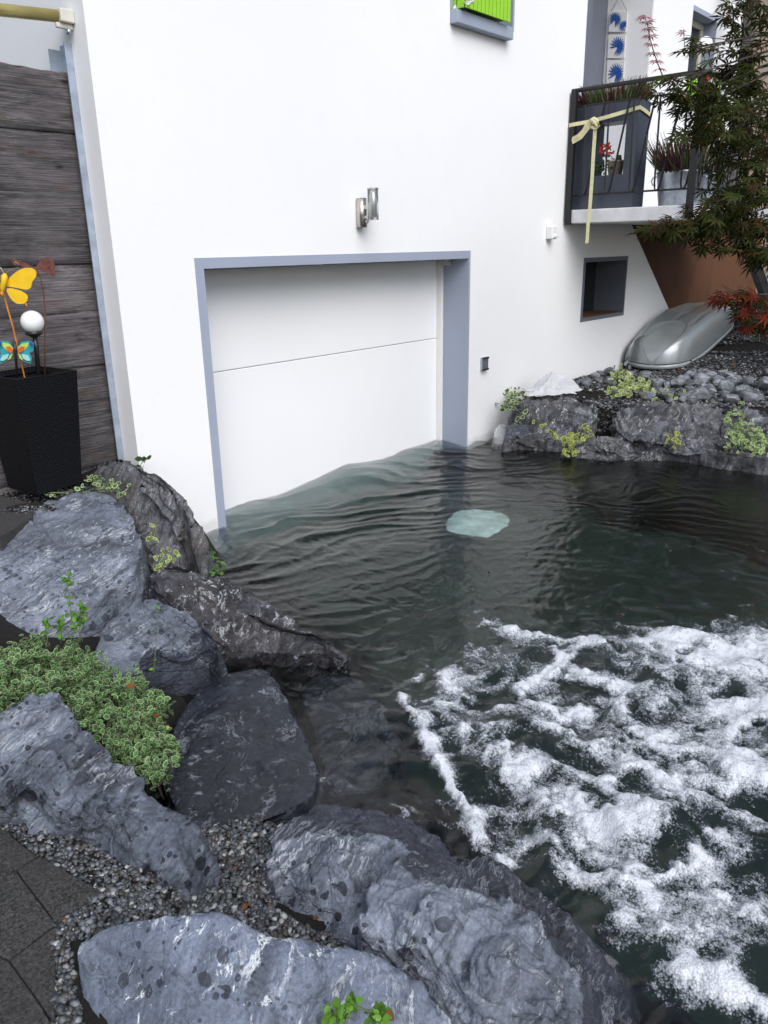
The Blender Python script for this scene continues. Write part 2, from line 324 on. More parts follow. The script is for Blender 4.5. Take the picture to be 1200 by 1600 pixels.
GP += [(3, 3.9, -1.3), (4, 3.9, -1.5), (5, 3.9, -1.3), (3.2, 3, -1.4), (3, 2, -1.4), (2.3, 1.4, -1.3), (2.1, .8, -1.3), (2.2, 0, -1.3), (4, 1, -1.5), (5, 2, -1.4), (5.2, 3, -1.3), (4, 3, -1.5), (4, 2, -1.5), (3, 1, -1.5), (3, -1, -1.2), (5, 0, -1.3), (2, -2, -1.2), (4, -3, -1.3),
       (2.45, 3.2, -.25), (2.0, 2.5, -.25), (1.6, 1.9, -.25), (1.35, 1.35, -.15), (1.3, 1.0, -.1), (1.35, .6, -.2), (1.3, .2, -.2), (1.3, -1, -.2), (1.75, 1.4, -.4), (5.75, 3.9, -.1), (5.6, 3.1, -.3), (5.6, 2.2, -.3), (5.9, 1.5, -.2)]
for q in [(800, 640, .05), (870, 655, .1), (850, 690, -.1), (790, 680, -.1), (920, 625, .33), (1000, 628, .33), (1100, 625, .35), (1200, 625, .35), (1100, 600, .38), (1000, 600, .37), (920, 600, .36), (1200, 585, .42), (945, 695, .02), (900, 705, -.08), (1100, 725, -.04), (1190, 730, -.04), (1100, 705, .05), (1190, 708, .06), (1000, 705, .02)]: g_(*q)
GP += [(7.65, 3.95, .355), (8.6, 3.95, .32), (9.3, 4, .4), (8.4, 3.4, .34), (9.4, 3.2, .42), (10.5, 3.5, .58), (10.5, 4.4, .58), (12, 4, .66), (12, 2.5, .6), (14, 4, .7), (10, 1, .5), (8, 0, .4), (7, 1, .36), (20, 0, .7), (20, 8, .8), (7, 6, .4), (9, 6, .45), (6.6, -.5, .3), (5.9, 0, -.2), (5.9, -2, -.2), (8, -4, .4)]
GPA = np.array(GP)
def gz(x, y):
    x = np.atleast_1d(np.asarray(x, float)); y = np.atleast_1d(np.asarray(y, float)); out = np.zeros(len(x))
    for i in range(0, len(x), 20000):
        d2 = (x[i:i + 20000, None] - GPA[:, 0]) ** 2 + (y[i:i + 20000, None] - GPA[:, 1]) ** 2 + 4e-3
        wgt = d2 ** -2.0; out[i:i + 20000] = (wgt * GPA[:, 2]).sum(1) / wgt.sum(1)
    return out
def G(x, y): return float(gz(x, y)[0])
def axis(segs):
    a = [segs[0][0]]
    for lo, hi, st in segs:
        n = max(1, int(round((hi - lo) / st))); a += list(np.linspace(lo, hi, n + 1)[1:])
    return np.array(a)
def grid(xs, ys):
    X, Y = np.meshgrid(xs, ys); nx, ny = len(xs), len(ys)
    i = np.arange((ny - 1) * nx).reshape(ny - 1, nx)[:, :-1].ravel(); return X.ravel(), Y.ravel(), np.stack([i, i + 1, i + 1 + nx, i + nx], 1)
xs = axis([(-60, -8, 8), (-8, -1, .3), (-1, 10, .06), (10, 16, .3), (16, 120, 8)]); ys = axis([(-60, -6, 6), (-6, -1, .3), (-1, 5, .06), (5, 9, .3), (9, 120, 8)])
X, Y, F = grid(xs, ys); Z = gz(X, Y) + .012 * fbm(np.stack([X * 3, Y * 3, X * 0], 1), 3)
mk('ground', np.stack([X, Y, Z], 1), F, MAT['soil'], None, True)['kind'] = 'structure'
# ------------------------------------------------------------------ rocks
def add_attr(o, name, vals):
    a = o.data.attributes.new(name, 'FLOAT', 'POINT'); a.data.foreach_set('value', np.asarray(vals, np.float32))
def resample(P, n):
    for _ in range(2):
        Q = np.roll(P, -1, 0); P = np.stack([P * .78 + Q * .22, P * .22 + Q * .78], 1).reshape(-1, 3)
    P = np.vstack([P, P[:1]]); s = np.concatenate([[0], np.cumsum(np.linalg.norm(np.diff(P, axis=0), axis=1))])
    t = np.linspace(0, s[-1], n + 1)[:-1]; return np.stack([np.interp(t, s, P[:, k]) for k in range(3)], 1)
def rock(label, rim, mat, inner=(), bulge=.04, base=-.3, flare=.02, amp=1.0, seed=0, na=200, nr=64, strat=(0, 0, 1), wetf=None, group=None, sc=1.0, dry=0.0, name='boulder', cat='boulder'):
    P = np.array([PZ(*q) for q in rim]); P = resample(P, na); c = P.mean(0)
    In = [PZ(*q) for q in inner]; K = np.array([tuple(v) for v in In]) if In else np.zeros((0, 3))
    ctrl = np.vstack([P[::4], K]) if len(K) else P[::4]; cw = np.array([1.0] * len(P[::4]) + [9.0] * len(K))
    ss = np.sin(np.linspace(0, 1, nr) * math.pi / 2); V = []
    cxy = K[:, :2].mean(0) if len(K) else c[:2]
    for s in ss[1:]:
        xy = cxy + (P[:, :2] - cxy) * s
        d2 = ((xy[:, None, :] - ctrl[None, :, :2]) ** 2).sum(2) + .0008; wt = cw / d2 ** 1.3; z = (wt * ctrl[:, 2]).sum(1) / wt.sum(1)
        z = z * (1 - s ** 6) + P[:, 2] * s ** 6 + bulge * np.sqrt(np.clip(1 - s ** 3, 0, 1)) - .0
        V.append(np.stack([xy[:, 0], xy[:, 1], z], 1))
    dirs = P[:, :2] - cxy; L = np.linalg.norm(dirs, axis=1)[:, None]; dirs = dirs / L
    for k in range(1, 19):
        t = k / 18; z = P[:, 2] + (base - P[:, 2]) * t
        off = flare * math.sin(min(1, t * 3) * math.pi / 2) - .25 * flare * t - .10 * t * t * L[:, 0] * .6
        V.append(np.stack([P[:, 0] + dirs[:, 0] * off, P[:, 1] + dirs[:, 1] * off, z], 1))
    zc = V[0][:, 2].mean(); nrg = len(V); V = np.vstack(V + [np.array([[cxy[0], cxy[1], zc]])])
    F = []; i0 = np.arange(na); i1 = (i0 + 1) % na
    for r_ in range(nrg - 1): F.append(np.stack([r_ * na + i0, (r_ + 1) * na + i0, (r_ + 1) * na + i1, r_ * na + i1], 1))
    F = np.vstack(F); tri = np.stack([np.full(na, nrg * na), i0, i1], 1)
    # vertex normals
    T = V[F]; fn = np.cross(T[:, 1] - T[:, 0], T[:, 3] - T[:, 0]); vn = np.zeros_like(V)
    for k in range(4): np.add.at(vn, F[:, k], fn)
    vn[-1] = (0, 0, 1); vn /= np.linalg.norm(vn, axis=1)[:, None] + 1e-9
    S = np.array(strat, float); S /= np.linalg.norm(S); q = V / sc + seed * 5.3; wv = np.stack([fbm(q * 1.7 + 3 * k, 3) for k in range(3)], 1); qq = q + wv * .45
    lay = (qq @ S)[:, None] * S; flat = (qq - lay) * .7
    d = .034 * fbm(qq * 3.0, 3) + .024 * (ridged(flat * 3 + lay * 11, 3) - .3) + .010 * ridged(qq * 12, 3) + .005 * fbm(q * 34, 3)
    # facets: soft cell planes
    pl = rs.randn(26, 3); pl[:, 2] = np.abs(pl[:, 2]) * .9; pl /= np.linalg.norm(pl, axis=1)[:, None]; qv = q * 2.6 + .30 * wv
    for sgrid in (1.0, 2.3):     # chipped flats: each cell of a jittered lattice leans its own way
        cell = np.floor(qv * sgrid * .8); best = np.full(len(V), 99.); bt = np.zeros(len(V))
        for ox in (-1, 0, 1):
            for oy in (-1, 0, 1):
                for oz in (-1, 0, 1):
                    cc = cell + (ox, oy, oz); hsh = (np.sin(cc @ np.array([12.9898, 78.233, 37.719])) * 43758.5453) % 1.0; hs2 = (np.sin(cc @ np.array([39.346, 11.135, 83.155])) * 24634.6345) % 1.0; hs3 = (np.sin(cc @ np.array([73.156, 52.235, 9.151])) * 13576.2345) % 1.0
                    pt = cc + np.stack([hsh, hs2, hs3], 1); dl = qv * sgrid * .8 - pt; dd = (dl ** 2).sum(1); m_ = dd < best; best[m_] = dd[m_]; gr = np.stack([hs2 - .5, hs3 - .5, hsh - .5], 1); val = (dl * gr).sum(1) + (hs3 - .5) * .5; bt[m_] = val[m_]
        d = d + (.034 if sgrid == 1.0 else .014) * np.clip(bt, -.9, .9)
    st = np.floor(lay @ S * 9 + 1.4 * fbm(q * 4, 2)); ht = pn(np.stack([st * .73, st * .31 + 5, flat @ np.array([1, .5, .2]) * .5], 1)); d = d + .022 * ht; d = d + .012 * (ridged(qq * 6.5 + 3, 3)) - .014 * sstep(.72, .95, ridged(qq * 3.7 + 11, 2))
    rr = np.ones(len(V)); V = V + vn * (d * amp * sc * rr)[:, None]
    fcs = [tuple(x) for x in F] + [tuple(x) for x in tri]
    o = mk(name, V, fcs, mat, None, True)
    if wetf is None: wt = 1 - sstep(.0 - dry, .10 - dry, V[:, 2])
    else: wt = np.maximum(wetf(V), 1 - sstep(.0, .08, V[:, 2]))
    add_attr(o, 'wet', wt); tag(o, label, cat, group); return o
LO, HI = (.06, .068, .086), (.265, .29, .35)
mB = rockmat('limestone_pale', (.10, .112, .137), (.30, .328, .395), 1.0, spots=.8, seed=1, strata=(.5, .3, .2), vs=1.5)
mF = rockmat('limestone_folded', LO, HI, .75, spots=.95, seed=2, strata=(.9, .4, .1))
mG = rockmat('limestone_smooth', (.105, .12, .155), (.205, .23, .295), 1.0, bmp=.5, fz=.5, ds=1.3, spots=.9, seed=3, strata=(.3, .8, .5))
mI = rockmat('limestone_splashed', (.13, .142, .175), (.29, .315, .375), .95, spots=1.0, ds=1.15, bmp=.8, seed=4, strata=(1.1, .2, .9))
mA = rockmat('schist_warm', (.05, .049, .055), (.20, .20, .215), .6, spots=.3, warm=.3, seed=5, strata=(1.3, .5, .3))
mC = rockmat('schist_dark', (.016, .016, .019), (.115, .113, .128), .8, spots=.2, warm=.1, seed=6, strata=(.2, .9, .8))
mE = rockmat('wet_slate', (.07, .08, .10), (.14, .16, .19), .7, wet=1, bmp=.45, fz=.2, spots=0, seed=7, strata=(.2, .2, .2), vs=.8)
mR = rockmat('retaining_stone', (.030, .031, .035), (.26, .26, .28), .9, spots=.2, warm=.2, seed=8, strata=(1.45, .1, .0))
def near_poly(pts, d0, d1):
    A = np.array([tuple(PZ(*p))[:2] for p in pts])
    def f(V):
        best = np.full(len(V), 9.0); p = V[:, :2]
        for a, b in zip(A[:-1], A[1:]):
            ab = b - a; t = np.clip(((p - a) @ ab) / (ab @ ab), 0, 1); best = np.minimum(best, np.linalg.norm(p - a - t[:, None] * ab, axis=1))
        return 1 - sstep(d0, d1, best)
    return f
rock('tall weathered boulder rising against the foot of the white house corner beside the planter', [(133, 735, .5), (160, 722, .55), (190, 713, .58), (228, 733, .58), (262, 752, .54), (292, 790, .45), (308, 830, .35), (322, 862, .2), (316, 886, .08), (280, 890, .1), (240, 870, .18), (215, 830, .3), (190, 785, .42), (145, 772, .46)], mA, bulge=.02, amp=1.0, seed=1, strat=(.5, -.4, .8), sc=.8)
rock('big pale flat-topped boulder at the left edge in front of the planter', [(-80, 880, .42), (0, 836, .45), (60, 792, .47), (130, 768, .5), (188, 778, .49), (214, 812, .43), (224, 868, .36), (208, 902, .31), (165, 932, .26), (112, 970, .2), (60, 990, .18), (0, 998, .2), (-70, 1010, .2), (-110, 940, .3)], mB, bulge=.05, amp=.8, seed=2, strat=(.3, .2, 1), sc=.9)
rock('long dark rugged boulder sloping from the pale boulder down into the water', [(222, 893, .3), (255, 884, .3), (300, 888, .27), (360, 908, .22), (430, 948, .16), (482, 985, .13), (530, 1018, .08), (548, 1044, .0), (508, 1060, -.03), (455, 1062, -.04), (425, 1045, .0), (385, 1030, .04), (338, 1010, .1), (300, 975, .17), (240, 930, .25)], mC, bulge=.05, amp=1.25, seed=3, strat=(.2, .5, 1), sc=.75)
rock('rounded block with white flecks and a smooth dark flank above the variegated shrub', [(140, 1010, .24), (178, 968, .28), (228, 936, .33), (262, 948, .33), (305, 968, .31), (338, 1000, .26), (345, 1040, .13), (312, 1082, .02), (265, 1098, -.02), (205, 1065, .1), (150, 1040, .2)], mB, bulge=.05, amp=.45, seed=4, strat=(.1, .4, 1), sc=.8, wetf=near_poly([(338, 1000, .26), (345, 1045, .13), (312, 1082, .02), (240, 1090, .0)], .015, .09))
rock('flat wet slate slab lying low at the water edge in the middle of the boulders', [(345, 1052, .07), (420, 1045, .05), (440, 1075, .04), (470, 1130, .03), (496, 1190, .04), (498, 1240, .04), (440, 1272, .06), (340, 1305, .08), (285, 1290, .08), (250, 1215, .08), (262, 1150, .06), (300, 1085, .06)], mE, bulge=.015, amp=.35, seed=5, base=-.25, strat=(.1, .1, 1))
rock('dark slab lying just under the water surface beside the flat wet slab', [(462, 1066, -.05), (550, 1062, -.07), (600, 1110, -.08), (640, 1180, -.09), (600, 1250, -.07), (510, 1255, -.05), (492, 1170, -.04)], mE, bulge=.02, amp=.6, seed=6, base=-.5)
rock('folded grey boulder with dark drop marks and white streaks left of the flat wet slab', [(-80, 1150, .42), (0, 1103, .43), (68, 1078, .43), (105, 1088, .42), (125, 1120, .41), (160, 1157, .38), (215, 1212, .34), (270, 1250, .3), (318, 1300, .25), (326, 1345, .2), (322, 1400, .13), (318, 1428, .1), (272, 1430, .11), (225, 1405, .13), (190, 1360, .18), (160, 1330, .2), (110, 1305, .22), (40, 1278, .24), (-10, 1268, .25), (-80, 1260, .26)], mF, inner=[(60, 1180, .43), (180, 1260, .37), (260, 1330, .29)], bulge=.03, amp=1.05, seed=7, strat=(.7, .4, .6), sc=.9)
rock('smooth blue-grey boulder with white patches lying at the bottom edge of the photo', [(118, 1475, .30), (165, 1442, .33), (270, 1424, .36), (350, 1434, .35), (430, 1468, .33), (500, 1478, .31), (590, 1488, .29), (650, 1520, .26), (720, 1600, .18), (750, 1700, .1), (600, 1790, .12), (400, 1830, .15), (200, 1800, .16), (135, 1650, .18), (125, 1540, .22)], mG, bulge=.05, amp=.45, seed=8, sc=.8, na=260, nr=90, strat=(.4, .1, 1))
rock('pale spotted boulder with a dark wet shoulder between the gravel pocket and the foam', [(412, 1345, .20), (420, 1300, .23), (475, 1258, .24), (530, 1254, .21), (600, 1262, .16), (660, 1285, .1), (720, 1330, .05), (740, 1400, .05), (660, 1480, .12), (575, 1490, .16), (500, 1470, .13), (448, 1440, .13), (418, 1395, .16)], mI, inner=[(520, 1340, .27)], bulge=.03, amp=.75, seed=9, sc=.75, strat=(.6, .5, .6), na=220, nr=80,
     wetf=near_poly([(470, 1258, .24), (530, 1262, .21), (600, 1272, .16), (680, 1300, .1), (740, 1350, .05)], .05, .20))
rock('largest boulder at bottom centre, pale and drop-spotted with a soaked brown edge along the foam', [(558, 1455, .26), (570, 1385, .29), (620, 1342, .29), (690, 1322, .25), (790, 1345, .16), (870, 1408, .07), (940, 1480, .01), (1000, 1570, -.03), (1020, 1680, -.04), (900, 1760, .02), (760, 1720, .08), (690, 1600, .16), (640, 1520, .2), (585, 1492, .21)], mI, inner=[(680, 1430, .34), (780, 1520, .30), (860, 1600, .24)], bulge=.04, amp=.8, seed=10, sc=.85, na=280, nr=100, strat=(.5, .6, .6),
     wetf=near_poly([(690, 1325, .25), (790, 1348, .16), (870, 1410, .07), (940, 1480, .01), (1000, 1570, -.03), (1020, 1680, -.04)], .09, .23))
# right bank
rock('square-fronted brown boulder beneath the white cloth', [(795, 640, .33), (820, 620, .38), (860, 617, .40), (915, 620, .40), (937, 632, .37), (934, 658, .24), (905, 682, .12), (860, 690, .08), (815, 688, .08), (792, 668, .18)], mR, bulge=.02, amp=1.7, seed=11, dry=.07, sc=.9, strat=(.2, .3, 1))
rock('long layered dark boulder running along the gravel bank at the right', [(945, 638, .32), (1000, 628, .34), (1100, 630, .36), (1200, 640, .36), (1300, 655, .36), (1300, 730, .16), (1200, 704, .17), (1120, 696, .13), (1040, 694, .12), (990, 690, .12), (955, 668, .18)], mR, bulge=.05, amp=2.0, seed=12, dry=.07, sc=1.0, strat=(.1, .2, 1), na=260)
rock('low grey stone at the waterline below the yellow-green creeper', [(872, 704, .06), (915, 690, .13), (960, 684, .15), (998, 700, .11), (1010, 722, -.02), (955, 730, -.05), (890, 722, -.05)], mR, bulge=.03, amp=1.5, seed=13, dry=.07, sc=.7, strat=(.6, .2, .7))
rock('long pale-topped edging stone at the waterline at the right edge', [(1008, 704, .09), (1060, 696, .13), (1110, 704, .13), (1200, 718, .12), (1280, 725, .12), (1290, 760, -.05), (1190, 742, -.04), (1100, 735, -.05), (1020, 724, -.05)], mR, bulge=.02, amp=1.2, seed=14, dry=.07, sc=.7, strat=(.2, .5, 1), na=240)
rock('flat stone awash at the waterline next to the white house wall', [(782, 692, .08), (825, 682, .11), (875, 690, .07), (895, 705, .0), (860, 714, -.04), (800, 706, -.04)], mR, bulge=.02, amp=.6, seed=15, dry=.07, sc=.6)
rock('small white stone wedged upright between the house wall and a grey stone', [(770, 676, .10), (778, 664, .16), (790, 662, .17), (793, 672, .12), (788, 690, .04), (774, 696, .0)], rockmat('white_marble', (.42, .42, .41), (.62, .62, .60), .3, spots=0, seed=9), bulge=.02, amp=.5, seed=16, dry=.3, sc=.35, na=80, nr=30, name='stone', cat='stone')
rock('small blue-grey stone below the creeper by the house wall', [(791, 674, .15), (800, 664, .2), (824, 664, .2), (828, 680, .1), (812, 687, .06), (792, 687, .06)], rockmat('blue_stone', (.07, .08, .10), (.14, .155, .19), .2, spots=.2, seed=10), bulge=.02, amp=.4, seed=17, dry=.3, sc=.35, na=80, nr=30, name='stone', cat='stone')
# ------------------------------------------------------------------ the house
hx0, hx1, hz0, hz1 = 2.34, 11.7, -1.5, 6.6
gX0, gX1, gZ = 2.853, 5.611, 1.674
bX0, bX1, bZ0, bZ1 = 7.585, 8.60, .935, 1.573
lX0, lX1, lZ0, lZ1 = 7.36, 8.73, 2.02, 4.6
wX0, wX1, wZ0, wZ1 = 9.75, 10.48, 3.30, 4.18
uX0, uX1, uZ0, uZ1 = 5.30, 6.16, 3.35, 4.75
house = empty('house', (hx0, YW, 0)); tag(house, 'large white rendered house with a half flooded garage and a balcony', 'house')
def H_(o): o.parent = house; o.matrix_parent_inverse = Matrix.Translation((-hx0, -YW, 0)); return o
holes = [(gX0, gX1, hz0, gZ), (bX0, bX1, bZ0, bZ1), (lX0, lX1, lZ0, lZ1), (wX0, wX1, wZ0, wZ1), (uX0, uX1, uZ0, uZ1)]
dX = 8.60
bx = sorted({hx0, hx1, dX, *[h[0] for h in holes], *[h[1] for h in holes]}); bz = sorted({hz0, hz1, 1.96, *[h[2] for h in holes], *[h[3] for h in holes]})
mb = MB(); T = .35
for i in range(len(bx) - 1):
    for j in range(len(bz) - 1):
        cx, cz = (bx[i] + bx[i + 1]) / 2, (bz[j] + bz[j + 1]) / 2
        if any(h[0] < cx < h[1] and h[2] < cz < h[3] for h in holes): continue
        if cx > dX and cz < 1.96: continue
        mb.add([(bx[i], YW, bz[j]), (bx[i + 1], YW, bz[j]), (bx[i + 1], YW, bz[j + 1]), (bx[i], YW, bz[j + 1])], [(0, 1, 2, 3)])
# buttress with the sloping end under the balcony
q = [(dX, hz0), (11.4, hz0), (10.60, .30), (dX, 1.895), (dX, 1.0)]
q = [(dX, hz0), (11.55, hz0), (10.66, .30), (8.63, 1.895), (8.63, 1.96), (dX, 1.96)]
mb.add([(x, YW, z) for x, z in q] + [(x, YW + .3, z) for x, z in q], [tuple(range(6)), (1, 7, 8, 2), (2, 8, 9, 3), (3, 9, 10, 4)])
mb.add([(hx0, 4, hz0), (hx0, 4, hz1), (hx0, 12, hz1), (hx0, 12, hz0)], [(0, 1, 2, 3)])
mb.add([(hx1, 4, 1.96), (hx1, 12, 1.96), (hx1, 12, hz1), (hx1, 4, hz1)], [(0, 1, 2, 3)])
mb.add([(hx0, 12, hz0), (hx1, 12, hz0), (hx1, 12, hz1), (hx0, 12, hz1)], [(0, 1, 2, 3)])
mb.add([(dX, 4.3, 1.96), (hx1, 4.3, 1.96), (hx1, 12, 1.96), (dX, 12, 1.96)], [(0, 1, 2, 3)])
H_(mb.build('wall', MAT['plaster']))
rf = MB(); rf.add([(hx0 - .2, 3.6, hz1), (hx1 + .2, 3.6, hz1), (hx1 + .2, 8, 9.2), (hx0 - .2, 8, 9.2), (hx1 + .2, 12.4, hz1), (hx0 - .2, 12.4, hz1)], [(0, 1, 2, 3), (3, 2, 4, 5), (0, 3, 5), (1, 4, 2), (0, 5, 4, 1)])
H_(rf.build('roof', MAT['tiles']))
def reveal(name, x0, x1, z0, z1, d, m, tw=.05, pr=.003, sides='LRTB', parent=None):
    """painted surround: front trim band standing 3 mm proud and the reveal running back into the wall"""
    b = MB()
    def arm(a0, a1, c0, c1): b.box(a0, a1, YW - pr, YW + d, c0, c1)
    if 'L' in sides: arm(x0, x0 + tw, z0, z1 - (tw if 'T' in sides else 0))
    if 'R' in sides: arm(x1 - .022, x1, z0, z1 - (tw if 'T' in sides else 0))
    if 'T' in sides: arm(x0, x1, z1 - tw, z1)
    if 'B' in sides: arm(x0 + (tw if 'L' in sides else 0), x1 - .022, z0, z0 + tw * .8)
    return H_(b.build(name, m))
# garage
reveal('garage_surround', gX0, gX1, hz0, gZ, .36, MAT['trim'], .062, sides='LRT')
gd = MB(); zs = [-1.4, -.16, .97, 1.612]; Yd = YW + .305
zj = PX(680, 555, gX1 - .03).z
zj = .945
gd.box(gX0 + .062, gX1 - .06, Yd, Yd + .04, zj + .003, gZ - .075); gd.box(gX0 + .062, gX1 - .06, Yd, Yd + .04, -1.45, zj - .003)
door = H_(gd.build('garage_door', MAT['door'])); bevel(door, .004)
b = MB().box(gX0 + .062, gX1 - .06, Yd + .006, Yd + .05, zj - .003, zj + .003).build('panel_joint', simple('seam_grey', (.35, .35, .36)), door)
b = MB(); b.box(gX1 - .058, gX1 - .024, Yd - .045, Yd + .02, -1.4, gZ - .07); H_(b.build('guide_rail', MAT['white']))
b = MB(); b.box(gX1 - .075, gX1 - .026, Yd - .13, Yd - .05, gZ - .115, gZ - .065); H_(bevel(b.build('door_bracket', MAT['creamframe']), .006))
# basement window
reveal('basement_window_frame', bX0, bX1, bZ0, bZ1, .42, MAT['darktrim'], .045)
H_(MB().box(bX0 + .045, bX1 - .022, YW + .36, YW + .38, bZ0 + .036, bZ1 - .045).build('basement_pane', MAT['glass']))
H_(MB().box(bX0 + .045, bX1 - .022, YW + .02, YW + .36, bZ0 + .036, bZ0 + .045).build('window_ledge', MAT['brown']))
# loggia
b = MB(); b.box(lX0, lX0 + .10, YW - .003, YW + .5, lZ0, lZ1); b.box(lX0 + .10, lX1, YW + .5, YW + .54, lZ0, lZ1); H_(b.build('balcony_door_surround', MAT['darktrim']))
b = MB(); b.box(lX1 - .012, lX1, YW + .002, YW + .54, lZ0, lZ1); b.box(lX0, lX1, YW, YW + .54, lZ0 - .06, lZ0 - .004); H_(b.build('door_recess', MAT['plaster']))
# side window
reveal('side_window_surround', wX0, wX1, wZ0, wZ1, .20, MAT['trim'], .05, sides='RTB')
b = MB(); b.box(wX0, wX0 + .06, YW + .14, YW + .2, wZ0 + .04, wZ1 - .05); b.box(wX1 - .09, wX1 - .023, YW + .14, YW + .2, wZ0 + .04, wZ1 - .05); b.box(wX0 + .06, wX1 - .09, YW + .14, YW + .2, wZ1 - .12, wZ1 - .05); b.box(wX0 + .06, wX1 - .09, YW + .14, YW + .2, wZ0 + .04, wZ0 + .1)
fr = H_(bevel(b.build('window_frame', MAT['creamframe']), .006)); MB().box(wX0 + .06, wX1 - .09, YW + .165, YW + .175, wZ0 + .1, wZ1 - .12).build('pane', MAT['glass'], fr)
# upper window
reveal('upper_window_surround', uX0, uX1, uZ0, uZ1, .16, MAT['trim'], .04, sides='LRT')
b = MB(); b.box(uX0 + .04, uX1 - .022, YW + .12, YW + .16, uZ0, uZ0 + .07); b.box(uX0 + .04, uX0 + .1, YW + .12, YW + .16, uZ0 + .07, uZ1 - .04); fr = H_(b.build('window_frame', MAT['creamframe'])); MB().box(uX0 + .1, uX1 - .022, YW + .13, YW + .14, uZ0 + .07, uZ1 - .04).build('pane', MAT['glass'], fr)
sA, sB = PY(703, 12, 4.0), PY(803, 41, 3.93)
b = MB(); b.box(sA.x, sB.x, 3.93, 4.14, 3.265, 3.352); H_(bevel(b.build('window_sill', MAT['trim']), .006))
# recess under the balcony, brown render
b = MB(); b.box(8.2, 15.2, 4.62, 4.8, -.4, 1.95); H_(b.build('basement_wall', MAT['brown']))
# balcony slab
bY = 2.79; slab = MB(); slab.box(7.15, 12.0, bY, 3.998, 1.895, 2.015)
H_(bevel(slab.build('balcony_slab', MAT['concrete']), .008))
rail = H_(MB().tube([(7.17, 4.08, 3.035), (7.17, bY + .02, 3.035), (11.9, bY + .02, 3.035)], .019, 8).build('balcony_railing', MAT['iron']))
def rchild(mb_, name): o = mb_.build(name, MAT['iron']); o.parent = rail; return o
for (y0, y1) in ((3.985, bY + .02),):
    rchild(MB().tube([(7.17, y0, 2.90), (7.17, y1, 2.90), (11.9, y1, 2.90)], .008, 6), 'upper_rail')
    rchild(MB().tube([(7.17, y0, 2.145), (7.17, y1, 2.145), (11.9, y1, 2.145)], .009, 6), 'lower_rail')
for x, y, z0 in ((7.135, 3.955, 1.915), (7.135, 2.80, 1.93), (9.4, 2.77, 1.93), (11.7, 2.77, 1.93)):
    b = MB(); b.box(x - .02, x + .024, y - .026, y + .026, z0, 3.03); b.box(x - .006, x + .03, y - .028, y + .028, z0 - .03, z0 + .09); rchild(b, 'post')
per = .235
for k in range(5):
    ya = 3.86 - k * per; yb = ya - per * .82
    rchild(MB().tube([(7.17, ya, 2.90), (7.17, ya - .012, 2.20), (7.17, ya - .02, 2.15), (7.17, ya - .045, 2.15), (7.17, ya - .06, 2.18), (7.17, yb, 2.90)], .0095, 6), 'baluster')
k = 0; x = 7.3
while x < 11.8:
    rchild(MB().tube([(x, bY + .02, 2.90), (x + .012, bY + .02, 2.20), (x + .02, bY + .02, 2.15), (x + .045, bY + .02, 2.15), (x + .06, bY + .02, 2.18), (x + per * .82, bY + .02, 2.90)], .0095, 6), 'baluster'); x += per
# ------------------------------------------------------------------ things fixed to or standing at the front
def wall_lamp():
    t = empty('wall_lamp', (4.26, 3.99, 1.94)); tag(t, 'brushed steel outdoor wall lamp with clear glass tube above the garage door', 'lamp')
    def c(o): o.matrix_parent_inverse = t.matrix_world.inverted(); o.parent = t; o.location = (-4.26, -3.99, -1.94); return o
    cyl = MB(); cyl.lathe([(.001, 0), (.036, 0), (.036, .19), (.001, .19)], (4.262, 3.968, 1.848), 20); c(cyl.build('back_plate', MAT['steel'], None, True))
    s = MB(); s.lathe([(.0, -.014), (.013, -.006), (.014, .008), (.0, .016)], (4.275, 3.932, 1.885), 12); c(s.build('motion_sensor', MAT['white'], None, True))
    c(MB().box(4.25, 4.29, 3.88, 3.955, 1.965, 1.99).build('arm', MAT['steel'])); c(MB().box(4.25, 4.29, 3.88, 3.955, 1.905, 1.92).build('arm', MAT['steel']))
    s = MB(); s.lathe([(.001, 0), (.027, 0), (.027, .15), (.001, .15)], (4.262, 3.86, 1.915), 20); c(s.build('inner_tube', MAT['steel'], None, True))
    g = N('lamp_glass'); g.col((.9, .93, .95)); g.rough(.05); g.b.inputs['Transmission Weight'].default_value = .9; g.b.inputs['IOR'].default_value = 1.2
    s = MB(); s.lathe([(.031, 0), (.037, 0), (.037, .20), (.031, .20), (.031, 0)], (4.262, 3.86, 1.893), 24); c(s.build('glass_tube', g.m, None, True))
    s = MB(); s.lathe([(.029, -.004), (.039, -.004), (.039, .004), (.029, .004), (.029, -.004)], (4.262, 3.86, 2.093), 24); c(s.build('end_ring', MAT['steel']))
bpy.context.view_layer.update()
wall_lamp()
def kids(t, lst):
    bpy.context.view_layer.update()
    for o in lst: o.parent = t; o.matrix_parent_inverse = t.matrix_world.inverted()
t = empty('keypad', (5.84, 3.99, .71)); tag(t, 'small grey keypad on the white wall right of the garage opening', 'keypad')
b = MB().box(5.79, 5.885, 3.975, 3.999, .655, .775).build('housing', MAT['zinc']); bevel(b, .006); ks = [b]
ks += [MB().box(5.792, 5.883, 3.968, 3.975, .757, .773).build('end_cap', MAT['blackpl']), MB().box(5.792, 5.883, 3.968, 3.975, .657, .673).build('end_cap', MAT['blackpl'])]
b = MB()
for i in range(3):
    for j in range(4): b.box(5.803 + i * .026, 5.821 + i * .026, 3.970, 3.975, .680 + j * .019, .692 + j * .019)
ks.append(b.build('key_block', MAT['darktrim'])); kids(t, ks)
t = empty('sensor', (6.87, 3.99, 1.8)); tag(t, 'small white sensor box on the wall below the balcony', 'sensor')
b = MB().box(6.815, 6.905, 3.93, 3.999, 1.755, 1.875).build('housing', MAT['white']); bevel(b, .012, 3); b2 = MB(); b2.lathe([(.0, -.02), (.02, -.01), (.022, .012), (.0, .025)], (6.86, 3.925, 1.78), 12); kids(t, [b, b2.build('lens', MAT['opal'], None, True)])
